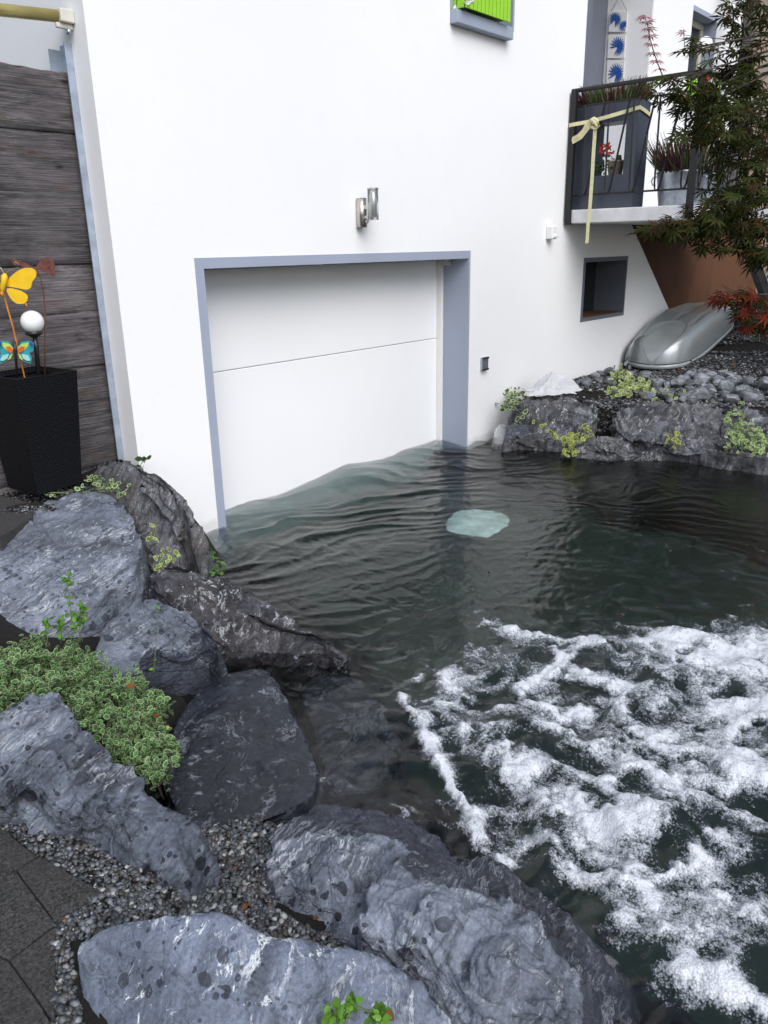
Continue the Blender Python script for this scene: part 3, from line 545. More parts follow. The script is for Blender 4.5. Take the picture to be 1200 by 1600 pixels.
# lime green slatted boxes
def slats(x0, x1, z0, z1, y, n, label):
    t = empty('flower_box', ((x0 + x1) / 2, y, z0)); tag(t, label, 'flower box'); b = MB(); w_ = (x1 - x0) / n
    for i in range(n): b.box(x0 + i * w_ + .004, x0 + (i + 1) * w_ - .004, y - .012, y, z0, z1)
    side = max(1, int(.16 / w_))
    for i in range(2): b.box(x0 - .012, x0, y + i * .07, y + .06 + i * .07, z0, z1)
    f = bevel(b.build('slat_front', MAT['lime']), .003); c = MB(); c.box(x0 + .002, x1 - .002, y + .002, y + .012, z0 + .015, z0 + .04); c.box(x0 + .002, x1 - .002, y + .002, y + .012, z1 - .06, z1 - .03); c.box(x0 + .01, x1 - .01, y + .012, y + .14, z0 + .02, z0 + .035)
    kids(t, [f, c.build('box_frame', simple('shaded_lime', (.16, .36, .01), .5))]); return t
a0, a1 = PY(718, 16, 3.93), PY(796, 34, 3.90)
slats(a0.x + .02, a1.x - .0, 3.36, 3.72, 3.90, 12, 'lime green slatted flower box on the grey sill at the top of the photo')
slats(wX0 + .05, wX1 + .05, wZ0 - .02, wZ0 + .15, 3.90, 9, 'lime green slatted flower box under the far window behind the maple')
# ------------------------------------------------------------------ leaf helper
def leafset(name, pts, nrm, size, shape, mats, parent=None, tints=None, ydir=None):
    """shape: (verts Nx3, faces, midx). pts, nrm Nx3, size N"""
    sv, sf, sm = shape; sv = np.array(sv, float); n = len(pts); pts = np.asarray(pts, float); nrm = np.asarray(nrm, float)
    nrm = nrm / (np.linalg.norm(nrm, axis=1)[:, None] + 1e-9)
    yd = rs.randn(n, 3) if ydir is None else np.asarray(ydir, float) + rs.randn(n, 3) * .35
    yd = yd - (yd * nrm).sum(1)[:, None] * nrm; yd /= np.linalg.norm(yd, axis=1)[:, None] + 1e-9; xd = np.cross(yd, nrm)
    V = pts[:, None, :] + np.asarray(size)[:, None, None] * (sv[None, :, 0:1] * xd[:, None, :] + sv[None, :, 1:2] * yd[:, None, :] + sv[None, :, 2:3] * nrm[:, None, :])
    V = V.reshape(-1, 3); F = [tuple(i + k * len(sv) for i in f) for k in range(n) for f in sf]; mi = list(sm) * n
    o = mk(name, V, F, mats, parent, True, mi); tt = rs.rand(n) if tints is None else tints; add_attr(o, 'tint', np.repeat(tt, len(sv))); return o
def oval(n=8, wd=.62, inner=.72, cup=.12):
    v = [(0, .5, -.0)]; f = []; m = []
    for sc_ in (inner, 1.0):
        for k in range(n):
            a = 2 * math.pi * k / n; y = .5 + .5 * sc_ * math.cos(a); x = .5 * wd * sc_ * math.sin(a) * (1.12 - .25 * math.cos(a)); v.append((x, y, cup * (abs(x) * 1.6 + .3 * y * y)))
    for k in range(n): f.append((0, 1 + k, 1 + (k + 1) % n)); m.append(0)
    for k in range(n): f.append((1 + k, 1 + n + k, 1 + n + (k + 1) % n, 1 + (k + 1) % n)); m.append(1)
    return v, f, m
def palmate(lobes=7):
    v = [(0, 0, 0)]; f = []; L = [.55, .85, .98, 1.0, .98, .85, .55]; A = [-118, -76, -38, 0, 38, 76, 118]
    for k in range(7):
        a = R(A[k]); l = L[k]; d = (math.sin(a), math.cos(a)); p = (d[1], -d[0]); w_ = .095
        n0 = len(v); v += [(d[0] * l * .45 - p[0] * w_, d[1] * l * .45 - p[1] * w_, -.03), (d[0] * l, d[1] * l, -.22 * l), (d[0] * l * .45 + p[0] * w_, d[1] * l * .45 + p[1] * w_, -.03), (d[0] * l * .5, d[1] * l * .5, .02)]
        f += [(0, n0, n0 + 3), (n0, n0 + 1, n0 + 3), (n0 + 1, n0 + 2, n0 + 3), (n0 + 2, 0, n0 + 3)]
    return v, f, [0] * len(f)
OV = oval(); OVS = oval(6, .55, .8, .2); PAL = palmate()
Lg = leafmat('variegated_green', (.045, .14, .030), var=.5); Lc = leafmat('cream_margin', (.48, .53, .30), var=.3)
Ly = leafmat('yellow_green', (.20, .26, .05)); Lyc = leafmat('pale_yellow_margin', (.52, .52, .16), var=.15); Lb = leafmat('bright_green', (.12, .26, .03)); Ld = leafmat('deep_green', (.045, .10, .03))
Mg = leafmat('maple_green', (.028, .037, .007), .65, var=.6, trans=.2); Mr = leafmat('maple_red', (.13, .018, .008), .65, var=.5, trans=.3); Mp = leafmat('maple_pink', (.50, .05, .09), var=.2); Mo = leafmat('maple_bronze', (.035, .022, .006), .65, var=.4)
stemm = simple('green_stem', (.10, .13, .05), .6); woodm = simple('brown_twig', (.06, .04, .03), .8)
def creeper(label, spots, size, mats, n_stems=6, name='creeper', cat='creeper', shape=OV, up=.6):
    """spots: (px, py, z, spread_px_x, spread_px_y, n)"""
    c0 = PZ(*spots[0][:3]); t = empty(name, c0); tag(t, label, cat); P = []; S = MB(); heads = []
    for (px, py, z, sx, sy, n) in spots:
        ctr = PZ(px, py, z); heads.append(ctr)
        for _ in range(n):
            a, r_ = random.random() * 6.283, math.sqrt(random.random()); p = PZ(px + sx * r_ * math.cos(a), py + sy * r_ * math.sin(a), z + random.uniform(-.02, .03)); P.append(p)
    for a, b2 in zip(heads[:-1], heads[1:]):
        mid = (a + b2) / 2 + Vector((random.uniform(-.02, .02), random.uniform(-.02, .02), -.01)); S.tube([a, mid, b2], .0022, 5)
    for _ in range(n_stems * 3):
        p = random.choice(P); h = min(heads, key=lambda q_: (q_ - p).length); S.tube([h - Vector((0, 0, .02)), (h + p) / 2, p], .0015, 4)
    P = np.array([tuple(p) for p in P]); nr = rs.randn(len(P), 3) * .55 + np.array([-.35, -.3, up])
    l = leafset('foliage', P, nr, size * (.6 + .6 * rs.rand(len(P))), shape, mats); kids(t, [l, S.build('stem', stemm)]); return t
creeper('variegated euonymus creeper climbing the boulder corner against the white wall left of the cloth', [(800, 612, .40, 18, 10, 40), (790, 630, .33, 14, 14, 45), (812, 635, .30, 10, 16, 30), (822, 628, .33, 8, 12, 16), (806, 652, .22, 9, 10, 16)], .055, [Ld, Lc])
creeper('yellow-green variegated creeper hanging over the low stones toward the water on the right bank', [(912, 668, .2, 8, 6, 8), (900, 682, .16, 18, 9, 26), (882, 686, .12, 12, 8, 14), (888, 704, .07, 12, 8, 18), (862, 676, .14, 8, 4, 5), (845, 668, .2, 5, 3, 3), (833, 661, .25, 3, 3, 2)], .055, [Ly, Lyc])
creeper('small yellow-green sprig in the crack below the long layered boulder', [(1050, 684, .2, 14, 5, 12), (1055, 694, .16, 8, 6, 10)], .05, [Ly, Lyc])
creeper('pale variegated creeper spreading over the gravel in front of the silver roof box', [(965, 578, .42, 12, 8, 14), (975, 592, .42, 18, 10, 44), (995, 600, .40, 20, 9, 44), (970, 612, .38, 22, 8, 38), (1010, 610, .38, 22, 6, 20), (1045, 618, .37, 22, 6, 20), (1070, 616, .38, 8, 4, 6)], .065, [Ly, Lc])
creeper('small-leaved pale shrub over the edging stones at the right edge', [(1150, 655, .34, 20, 16, 50), (1165, 680, .27, 30, 18, 130), (1190, 690, .25, 20, 22, 80), (1150, 695, .2, 20, 14, 50), (1160, 640, .38, 6, 14, 10)], .035, [Lb, Lc], name='shrub', cat='shrub')
creeper('low sprigs with round yellow leaves in the crack beside the tall weathered boulder', [(242, 822, .42, 6, 4, 4), (240, 838, .38, 10, 8, 12), (262, 868, .32, 16, 9, 20), (245, 885, .3, 8, 6, 7), (252, 880, .3, 12, 6, 8)], .032, [Ly, Lc])
creeper('variegated creeper growing over the top of the weathered boulder near the planter', [(145, 750, .53, 14, 8, 18), (165, 755, .52, 18, 9, 26), (190, 765, .5, 12, 7, 10), (75, 770, .54, 9, 4, 5), (128, 765, .54, 6, 4, 5)], .03, [Lg, Lc])
creeper('green sprig hanging over the waterline below the tall weathered boulder', [(328, 868, .12, 9, 10, 14), (335, 885, .08, 16, 10, 40), (322, 890, .1, 14, 8, 26), (345, 892, .05, 8, 6, 12)], .028, [Ld, Lb])
creeper('tiny dark ivy sprig standing by the foot of the white house corner', [(225, 718, .6, 5, 3, 5), (222, 730, .56, 3, 5, 3)], .035, [Ld, Ld])
creeper('small bright green plant growing on the smooth boulder at the bottom edge', [(525, 1580, .36, 16, 14, 34), (548, 1570, .36, 14, 8, 18), (592, 1586, .35, 18, 11, 46)], .018, [Lb, Lb], name='plant', cat='plant')
# tall seedling
t = empty('seedling', PZ(108, 990, .35)); tag(t, 'tall thin green seedlings rising from the variegated shrub in front of the pale boulder', 'seedling'); S = MB(); P = []
for (x0, y0, x1, y1, z0, z1) in ((112, 1010, 105, 905, .33, .50), (125, 1000, 118, 965, .33, .42), (95, 1005, 92, 975, .33, .42), (72, 1010, 75, 970, .34, .42), (130, 990, 128, 950, .33, .45), (240, 1050, 246, 935, .25, .42)):
    a, b2 = PZ(x0, y0, z0), PZ(x1, y1, z1); S.tube([a, (a + b2) / 2 + Vector((.006, 0, 0)), b2], .0013, 5)
    nl = 3 if x0 == 240 else 10
    for _ in range(nl): f_ = random.uniform(.45, 1) if nl > 3 else random.random(); P.append(a.lerp(b2, f_))
    if nl > 3: P += [b2 + Vector((random.uniform(-.012, .012), random.uniform(-.012, .012), random.uniform(-.012, .01))) for _ in range(9)]
l = leafset('foliage', np.array([tuple(p) for p in P]), rs.randn(len(P), 3) * .6 + np.array([-.3, -.3, .7]), .018 + .012 * rs.rand(len(P)), OVS, [Lb, Lg]); kids(t, [l, S.build('stem', stemm)])
# variegated ground shrub
def inpoly(x, y, P):
    c = False; j = len(P) - 1
    for i in range(len(P)):
        if (P[i][1] > y) != (P[j][1] > y) and x < (P[j][0] - P[i][0]) * (y - P[i][1]) / (P[j][1] - P[i][1]) + P[i][0]: c = not c
        j = i
    return c
SP = [(-80, 1000), (0, 1005), (35, 992), (75, 996), (130, 1008), (175, 1035), (215, 1055), (252, 1085), (260, 1130), (262, 1175), (236, 1212), (200, 1188), (160, 1160), (125, 1110), (108, 1092), (60, 1082), (0, 1110), (-80, 1130)]
P = []; Nn = []; stems_ = []; jit = lambda: random.uniform(-9, 9)
for k in range(330):
    while True:
        x, y = random.uniform(-80, 290), random.uniform(985, 1232)
        if inpoly(x + jit(), y + jit(), SP) and math.sin(x * .06 + 1.3 * math.sin(y * .05)) * math.sin(y * .075 + x * .02) > -.82: break
    zb = .42 - .19 * max(0, min(1, (x - 40) / 220)); hgt = random.random() ** 1.4; top = PZ(x, y, zb + .02 - .09 * (1 - hgt) + .02 * math.sin(x * .1) * math.sin(y * .13)); base_ = top + Vector((random.uniform(-.035, .035), random.uniform(-.035, .035), -.11)); stems_.append((base_, top))
    n_ = random.randint(14, 30); big = random.uniform(.75, 1.25)
    for q_ in range(n_):
        f_ = random.random() ** .6; a_ = q_ * 2.4 + random.uniform(-.4, .4); r_ = .012 + .012 * random.random() + .012 * (1 - f_); c_ = base_.lerp(top, .35 + .65 * f_)
        P.append((c_.x + r_ * math.cos(a_), c_.y + r_ * math.sin(a_), c_.z + random.uniform(-.004, .006))); Nn.append((-.7 * math.cos(a_) * (1 - f_) + random.uniform(-.4, .4) - .15, -.7 * math.sin(a_) * (1 - f_) + random.uniform(-.4, .4) - .15, .75))
P = np.array(P); t = empty('variegated_shrub', tuple(PZ(150, 1090, .2))); tag(t, 'dense mat of small green and cream leaves between the boulders on the left', 'shrub')
l = leafset('foliage', P, np.array(Nn), .011 + .015 * rs.rand(len(P)) ** 1.3, oval(8, .6, .86, .25), [Lg, Lc]); S = MB()
for a_, b_ in stems_: S.tube([a_, b_], .0014, 4)
kids(t, [l, S.build('stem', woodm)])
# ------------------------------------------------------------------ gravel
import itertools
def ico(sub):
    bm = bmesh.new(); bmesh.ops.create_icosphere(bm, subdivisions=sub, radius=1); v = np.array([tuple(x.co) for x in bm.verts]); f = [tuple(q_.index for q_ in x.verts) for x in bm.faces]; bm.free(); return v, f
def pebbles(name, poly, n, smin, smax, label, sub=1, lift=.6, zoff=0.0, zfun=None):
    sv, sf = ico(sub); xs_ = [p[0] for p in poly]; ys_ = [p[1] for p in poly]; pts = []
    cand = []
    while len(cand) < n:
        x, y = random.uniform(min(xs_), max(xs_)), random.uniform(min(ys_), max(ys_))
        if inpoly(x, y, poly): cand.append((x, y))
    zz = np.full(n, .2); rays = np.array([ray(*c) for c in cand])
    for _ in range(14):
        tt = (zz - H) / rays[:, 2]; X_, Y_ = rays[:, 0] * tt, rays[:, 1] * tt; zz = zz * .4 + .6 * gz(X_, Y_)
    s = smin + (smax - smin) * rs.rand(n) ** 2.2
    V = sv[None] * (1 + .18 * rs.randn(n, len(sv), 1)); V = V * (np.stack([.8 + .5 * rs.rand(n), .6 + .4 * rs.rand(n), .35 + .35 * rs.rand(n)], 1)[:, None, :]) * s[:, None, None]
    a = rs.rand(n) * 6.28; ca, sa = np.cos(a), np.sin(a); tl = rs.randn(n) * .35
    y2 = V[..., 1] * np.cos(tl)[:, None] - V[..., 2] * np.sin(tl)[:, None]; z2 = V[..., 1] * np.sin(tl)[:, None] + V[..., 2] * np.cos(tl)[:, None]
    x3 = V[..., 0] * ca[:, None] - y2 * sa[:, None]; y3 = V[..., 0] * sa[:, None] + y2 * ca[:, None]
    W = np.stack([x3 + X_[:, None], y3 + Y_[:, None], z2 + (zz + s * lift * rs.rand(n) * 1.6 + zoff)[:, None]], 2).reshape(-1, 3)
    Fa = (np.array(sf)[None] + (np.arange(n) * len(sv))[:, None, None]).reshape(-1, 3)
    o = mk(name, W, Fa, MAT['gravel'], None, True); add_attr(o, 'tint', np.repeat(rs.rand(n), len(sv))); tag(o, label, 'gravel', None, 'stuff'); return o
pebbles('gravel', [(300, 1290), (440, 1260), (500, 1250), (430, 1330), (430, 1420), (480, 1450), (600, 1490), (640, 1540), (330, 1470), (280, 1440), (320, 1400)], 3600, .0045, .011, 'small rounded grey and white pebbles in the pocket between the boulders at the bottom')
pebbles('gravel', [(-60, 1250), (60, 1262), (180, 1335), (330, 1410), (330, 1460), (110, 1470), (130, 1620), (80, 1620), (82, 1440), (150, 1395), (90, 1370), (40, 1340), (-60, 1300)], 3000, .0045, .011, 'grey pebbles in the strip between the concrete pavers and the boulders')
pebbles('gravel', [(-420, 820), (-60, 850), (-90, 1000), (-60, 1120), (-70, 1290), (-220, 1330), (-440, 1500), (-700, 1300)], 7000, .006, .013, 'grey gravel of the terrace left of the boulders, outside the frame')
pebbles('gravel', [(-20, 765), (150, 740), (150, 785), (80, 800), (0, 850), (-20, 850)], 1500, .004, .010, 'gravel at the foot of the black wicker planter')
pebbles('gravel', [(780, 620), (905, 585), (985, 555), (1060, 480), (1260, 480), (1260, 650), (1100, 640), (940, 650), (900, 640)], 15000, .008, .020, 'dark grey gravel covering the bank at the right', lift=.4)
pebbles('gravel', [(880, 700), (930, 660), (960, 690), (1000, 700), (1260, 700), (1260, 725), (1050, 715), (1000, 725)], 1800, .006, .016, 'fine gravel between the stones at the waterline')
# cobbles one by one
cv = []
for k in range(7):
    v, f = ico(3); p = v + .0; q = v * 1.3 + k * 7.1
    d = .22 * fbm(q, 2) + .10 * ridged(q * 1.6, 2); v = v * (1 + d[:, None]); v = v * np.array([1.15, .85, .62]); fl = np.array([math.cos(k), math.sin(k), .5]); fl /= np.linalg.norm(fl)
    for j in range(9):
        fl = rs.randn(3); fl /= np.linalg.norm(fl); over = np.maximum(0, v @ fl - (.50 + .18 * rs.rand())); v = v - over[:, None] * fl * .93
    me = bpy.data.meshes.new('cobble'); me.from_pydata([tuple(x) for x in v], [], f); me.polygons.foreach_set('use_smooth', np.ones(len(me.polygons), bool))
    me.materials.append(rockmat('cobble_stone', (.08 + .05 * (k % 3), .084 + .05 * (k % 3), .095 + .05 * (k % 3)), (.20 + .07 * (k % 4), .21 + .07 * (k % 4), .23 + .07 * (k % 4)), .5, spots=.0, seed=20 + k)); cv.append(me)
cands = []; tries = 0
while len(cands) < 105 and tries < 8000:
    tries += 1
    if random.random() < .82: x, y = random.uniform(1000, 1230), random.uniform(583, 634)
    else: x, y = random.uniform(905, 985), random.uniform(562, 606)
    if x < 985 and y < 606 - (x - 900) * .55: continue
    if x > 1000 and y < 590 + 6 * math.sin(x * .05): continue
    z = .36
    for _ in range(8): p = PZ(x, y, z); z = G(p.x, p.y)
    s = random.uniform(.04, .095) * (1 if x > 985 else .8)
    if all((p.xy - q_[0].xy).length > (s + q_[1]) * .62 for q_ in cands): cands.append((p, s))
for i, (p, s) in enumerate(cands):
    o = bpy.data.objects.new('cobble', cv[i % 7]); COL.objects.link(o); o.location = (p.x, p.y, p.z + s * .48); o.scale = (s, s, s * random.uniform(.8, 1.1)); o.rotation_euler = (random.uniform(-.4, .4), random.uniform(-.4, .4), random.uniform(0, 6.28))
    tag(o, 'rough grey cobble in the heap behind the long layered boulder' if p.x > 0 and i >= 0 and (p - PZ(1110, 610, .37)).length < 2.2 and PY(985, 600, p.y).x < p.x else 'rough grey cobble at the foot of the white wall by the roof box', 'cobble', 'grey cobbles on the gravel bank')
# ------------------------------------------------------------------ pavers
def paver(poly, label):
    c = PZ(*np.mean(np.array(poly), 0), .23); P = [PZ(x, y, .23) for x, y in poly]; cc = sum(P, Vector()) / len(P); P = [cc + (p - cc) * .980 for p in P]
    v = [(p.x, p.y, .15) for p in P] + [(p.x, p.y, .23) for p in P]; n = len(P)
    o = mk('paver', v, [tuple(range(n))[::-1], tuple(range(n, 2 * n))] + [(i, (i + 1) % n, (i + 1) % n + n, i + n) for i in range(n)], MAT['paver']); bevel(o, .004, 2); tag(o, label, 'paver', 'dark concrete pavers on the terrace'); return o
paver([(-160, 1270), (0, 1290), (58, 1337), (24, 1358), (-40, 1400), (-220, 1330)], 'dark paver at the left edge, farthest from the camera in the corner')
paver([(24, 1358), (62, 1337), (160, 1392), (88, 1442)], 'small dark paver whose corner reaches into the gravel strip')
paver([(24, 1358), (88, 1442), (14, 1500), (-120, 1440), (-40, 1400)], 'large dark paver in the middle of the corner paving')
paver([(14, 1500), (88, 1444), (86, 1600), (66, 1572)], 'narrow dark paver along the gravel beside the smooth boulder')
paver([(-120, 1440), (14, 1500), (66, 1572), (84, 1604), (70, 1680), (-150, 1680)], 'dark paver at the very bottom left corner')
paver([(-40, 1400), (-220, 1330), (-440, 1500), (-150, 1680), (-120, 1440)], 'dark paver just outside the left edge')
c = [PZ(x, y, .50) for x, y in ((-200, 770), (0, 775), (58, 790), (50, 808), (0, 840), (-200, 860))]
o = mk('paver', [(p.x, p.y, .42) for p in c] + [(p.x, p.y, .505) for p in c], [tuple(range(6, 12))] + [(i, (i + 1) % 6, (i + 1) % 6 + 6, i + 6) for i in range(6)], MAT['paver']); bevel(o, .004); tag(o, 'dark paver behind the big pale boulder, in front of the planter', 'paver', 'dark concrete pavers on the terrace')
# ------------------------------------------------------------------ timber screen
t = empty('timber_screen', (2.3, 4.2, .5)); tag(t, 'screen of wide weathered grey boards set in a steel channel beside the house', 'fence')
lev = [2.598, 2.308, 2.011, 1.656, 1.398, 1.107, .815, .53, .25]; V = []; F = []; at = []
for i in range(len(lev) - 1):
    z1_, z0_ = lev[i] + .004, lev[i + 1] - .004; nx = 150; nz = 7; y0 = 4.2 + (i % 2) * .012 + random.uniform(-.002, .002); n0 = len(V)
    xx = np.linspace(-1.6, 2.325, nx); e1 = .007 * pn(np.stack([xx * 3, xx * 0 + i, xx * 0], 1)) + (.006 * pn(np.stack([xx * 14, xx * 0 + i + 9, xx * 0], 1))); e0 = .006 * pn(np.stack([xx * 3, xx * 0 + i * 3 + 50, xx * 0], 1))
    for k in range(nx):
        za, zb = z0_ + e0[k], z1_ + e1[k] + (.012 * math.sin(xx[k] * 5) if i == 0 else 0)
        prof = [(y0 + .045, za), (y0 + .014, za), (y0, za + .012)] + [(y0 + .002 * math.sin(k * .3 + j), za + (zb - za) * j / nz) for j in range(1, nz)] + [(y0, zb - .012), (y0 + .014, zb), (y0 + .045, zb)]
        V += [(xx[k], a, b2) for a, b2 in prof]
    m_ = len(prof); at += [i / 7.0 + .1] * (nx * m_)
    for k in range(nx - 1):
        for j in range(m_ - 1): F.append((n0 + k * m_ + j, n0 + (k + 1) * m_ + j, n0 + (k + 1) * m_ + j + 1, n0 + k * m_ + j + 1))
o = mk('board_panel', V, F, MAT['wood'], None, True); add_attr(o, 'board', at); ks = [o]
b = MB(); b.box(2.30, 2.338, 4.155, 4.162, .2, 2.72); b.box(2.332, 2.338, 4.162, 4.262, .2, 2.72); b.box(2.27, 2.338, 4.262, 4.268, .2, 2.70); ks.append(b.build('steel_channel', MAT['channel']))
kids(t, ks)
# pole at the top left
t = empty('awning_pole', (2.3, 4.15, 2.83)); tag(t, 'yellowish metal tube held by a bracket on the house side above the timber screen', 'pole')
pa, pb = PX(90, 25, 2.27), PX(-330, -20, 1.2); a = MB().tube([pb, pa], .028, 16).build('tube', MAT['brass'], None, True)
b = MB(); pc = PX(100, 26, 2.30); b.box(2.265, 2.338, pc.y - .035, pc.y + .035, pc.z - .03, pc.z + .03); b.box(2.25, 2.338, pc.y - .01, pc.y + .01, pc.z - .055, pc.z - .03); b2 = MB(); b2.lathe([(.001, -.012), (.011, -.012), (.011, .012), (.001, .012)], (2.31, pc.y - .01, pc.z - .065), 10)
kids(t, [a, bevel(b.build('bracket', MAT['creamframe']), .006), b2.build('bolt', MAT['zinc'], None, True)])
# ------------------------------------------------------------------ wicker planter with stakes
fc = PZ(59, 774, .545); ed = Vector((.992, .125, 0)).normalized(); wb = .262; bk = Vector((-ed.y, ed.x, 0))
ctr = fc + ed * wb / 2 + bk * wb / 2; hh = .60; wt_ = wb * 1.30
t = empty('wicker_planter', ctr); tag(t, 'tall square tapering planter woven from black wicker against the timber screen', 'planter')
def sq(wd, z): return [ctr + ed * sx * wd / 2 + bk * sy * wd / 2 + Vector((0, 0, z)) for sx, sy in ((-1, -1), (1, -1), (1, 1), (-1, 1))]
lv = [sq(wb, 0), sq(wt_, hh), sq(wt_ - .03, hh), sq(wt_ - .05, hh - .07)]; V = [p for l_ in lv for p in l_]; F = []
for k in range(3):
    for i in range(4): F.append((k * 4 + i, k * 4 + (i + 1) % 4, (k + 1) * 4 + (i + 1) % 4, (k + 1) * 4 + i))
o = mk('body', V, F, MAT['wicker']); uv = o.data.uv_layers.new(name='UVMap')
for pi, pl in enumerate(o.data.polygons):
    for li, cc in zip(pl.loop_indices, ((0, 0), (1, 0), (1, 1), (0, 1))): uv.data[li].uv = (cc[0], cc[1] * (2.4 if pi < 4 else .1) * 2.2)
soil = mk('potting_soil', sq(wt_ - .05, hh - .05), [(0, 1, 2, 3)], MAT['soil']); kids(t, [o, soil]); ztop = .545 + hh
cdir = Vector((.72, .64, 0)); rgt = Vector((.66, -.75, 0)); UPV = Vector((0, 0, 1))
D0 = (ctr.xy - Vector((0, 0))).length
def at_pl(px, py, off=0.0):    # a spot above the planter: vertical plane through its middle facing the terrace
    r = Vector(ray(px, py)); n_ = cdir; tt = ((ctr - Vector((0, 0, H))).dot(n_) + off) / r.dot(n_); return Vector((0, 0, H)) + r * tt
def wing(pts, off=0, th=.002, fold=.0): return [at_pl(*p, off) for p in pts]
def plate(mb_, P, th=.003):
    n = len(P); d = cdir * th; mb_.add([p - d for p in P] + [p + d for p in P], [tuple(range(n)), tuple(range(2 * n - 1, n - 1, -1))] + [(i, i + n, (i + 1) % n + n, (i + 1) % n) for i in range(n)])
def smoothp(P, it=2):
    P = [Vector(p) for p in P]
    for _ in range(it): P = [q_ for i in range(len(P)) for q_ in (P[i] * .75 + P[(i + 1) % len(P)] * .25, P[i] * .25 + P[(i + 1) % len(P)] * .75)]
    return P
# yellow butterfly
t = empty('butterfly_stake', at_pl(34, 560)); tag(t, 'large yellow metal butterfly on a rusty orange rod in the wicker planter', 'garden stake'); ks = []
for sgn in (1, -1):
    mx = lambda x: 4 + sgn * (x - 4)
    for k_, W in enumerate(([(6, 446), (18, 430), (34, 419), (50, 418), (57, 424), (57, 433), (50, 440), (49, 450), (42, 453), (28, 450), (10, 447)], [(8, 449), (26, 452), (36, 456), (44, 462), (43, 470), (38, 475), (26, 475), (16, 466)])):
        b = MB(); P = smoothp(wing([(mx(x), y) for x, y in W], -.01 * k_ + (0.02 if sgn < 0 else 0))); plate(b, P); ks.append(b.build('wing', MAT['yellow']))
b = MB(); b.tube([at_pl(3, 462, -.02), at_pl(4, 450, -.025), at_pl(6, 440, -.025), at_pl(7, 432, -.02), at_pl(8, 427, -.02)], [.004, .012, .014, .016, .006], 10); ks.append(b.build('body', MAT['yellow'], None, True))
b = MB(); b.tube([at_pl(8, 428, -.02), at_pl(16, 421, -.02), at_pl(28, 418, -.02), at_pl(29, 412, -.02), at_pl(24, 409, -.02), at_pl(21, 413, -.02), at_pl(25, 414, -.02)], .0016, 5); b.tube([at_pl(6, 428, -.02), at_pl(2, 419, -.02), at_pl(-6, 415, -.02)], .0016, 5); ks.append(b.build('antenna', MAT['brass']))
b = MB(); b.tube([at_pl(5, 458, -.01), at_pl(20, 510, -.01), at_pl(39, 592, .0)], .004, 6); ks.append(b.build('rod', MAT['orange']))
b = MB(); b.tube([at_pl(40, 474, -.01), at_pl(42, 479, -.01)], [.003, .005], 6); b.tube([at_pl(2, 456, -.03), at_pl(4, 463, -.03)], [.01, .008], 8); ks.append(b.build('clapper', MAT['orange'], None, True)); kids(t, ks)
# rusty butterfly
t = empty('butterfly_stake', at_pl(70, 565, .06)); tag(t, 'rust-brown metal butterfly on a curved thin rod behind the yellow one', 'garden stake'); ks = []
for W in ([(56, 418), (62, 408), (72, 402), (80, 404), (85, 412), (86, 424), (87, 432), (78, 430), (68, 423), (58, 421)], [(54, 418), (44, 413), (30, 407), (18, 403), (16, 408), (26, 414), (40, 418)]):
    b = MB(); plate(b, smoothp(wing(W, .06))); ks.append(b.build('wing', MAT['rust']))
b = MB(); b.tube([at_pl(*p, .06) for p in ((50, 416), (57, 421), (63, 433), (68, 455), (70, 480), (70, 530), (70, 592))], .0035, 6); ks.append(b.build('rod', MAT['rust'], None, True))
b = MB(); b.tube([at_pl(*p, .05) for p in ((72, 412), (76, 407), (80, 409), (79, 415), (74, 416))], .0015, 5); ks.append(b.build('wire_scroll', MAT['rust'])); kids(t, ks)
# coloured butterfly
t = empty('butterfly_stake', at_pl(26, 565, -.04)); tag(t, 'small butterfly with blue, teal, orange and yellow wings low in the wicker planter', 'garden stake'); ks = []
cm = [simple('enamel_teal', (.03, .30, .36), .35), simple('enamel_blue', (.03, .07, .35), .35), simple('enamel_lime', (.45, .62, .10), .35), simple('enamel_orange', (.60, .13, .02), .35), simple('enamel_pale', (.35, .62, .62), .35)]
for sgn in (1, -1):
    mx = lambda x: 24 + sgn * (x - 24)
    lay_ = [(0, [(26, 545), (34, 534), (46, 532), (53, 536), (52, 548), (46, 551), (50, 560), (48, 568), (40, 566), (30, 558)]), (2, [(27, 545), (34, 537), (45, 535), (44, 541), (38, 547), (30, 550)]), (3, [(27, 546), (33, 541), (39, 542), (36, 549), (29, 552)]), (4, [(34, 553), (44, 555), (48, 563), (43, 564), (36, 560)]), (2, [(28, 552), (33, 556), (36, 563), (31, 560)]), (1, [(46, 533), (52, 537), (50, 542), (46, 539)])]
    for li, (ci, W) in enumerate(lay_):
        b = MB(); plate(b, wing([(mx(x), y) for x, y in W], -.04 - .003 * li), .0012)
        o = b.build('wing' if li == 0 else 'wing_patch', cm[ci]); ks.append(o)
b = MB(); b.tube([at_pl(23, 534, -.05), at_pl(24, 548, -.05), at_pl(27, 590, -.05)], [.006, .009, .004], 8); ks.append(b.build('body', MAT['blackpl'], None, True)); kids(t, ks)
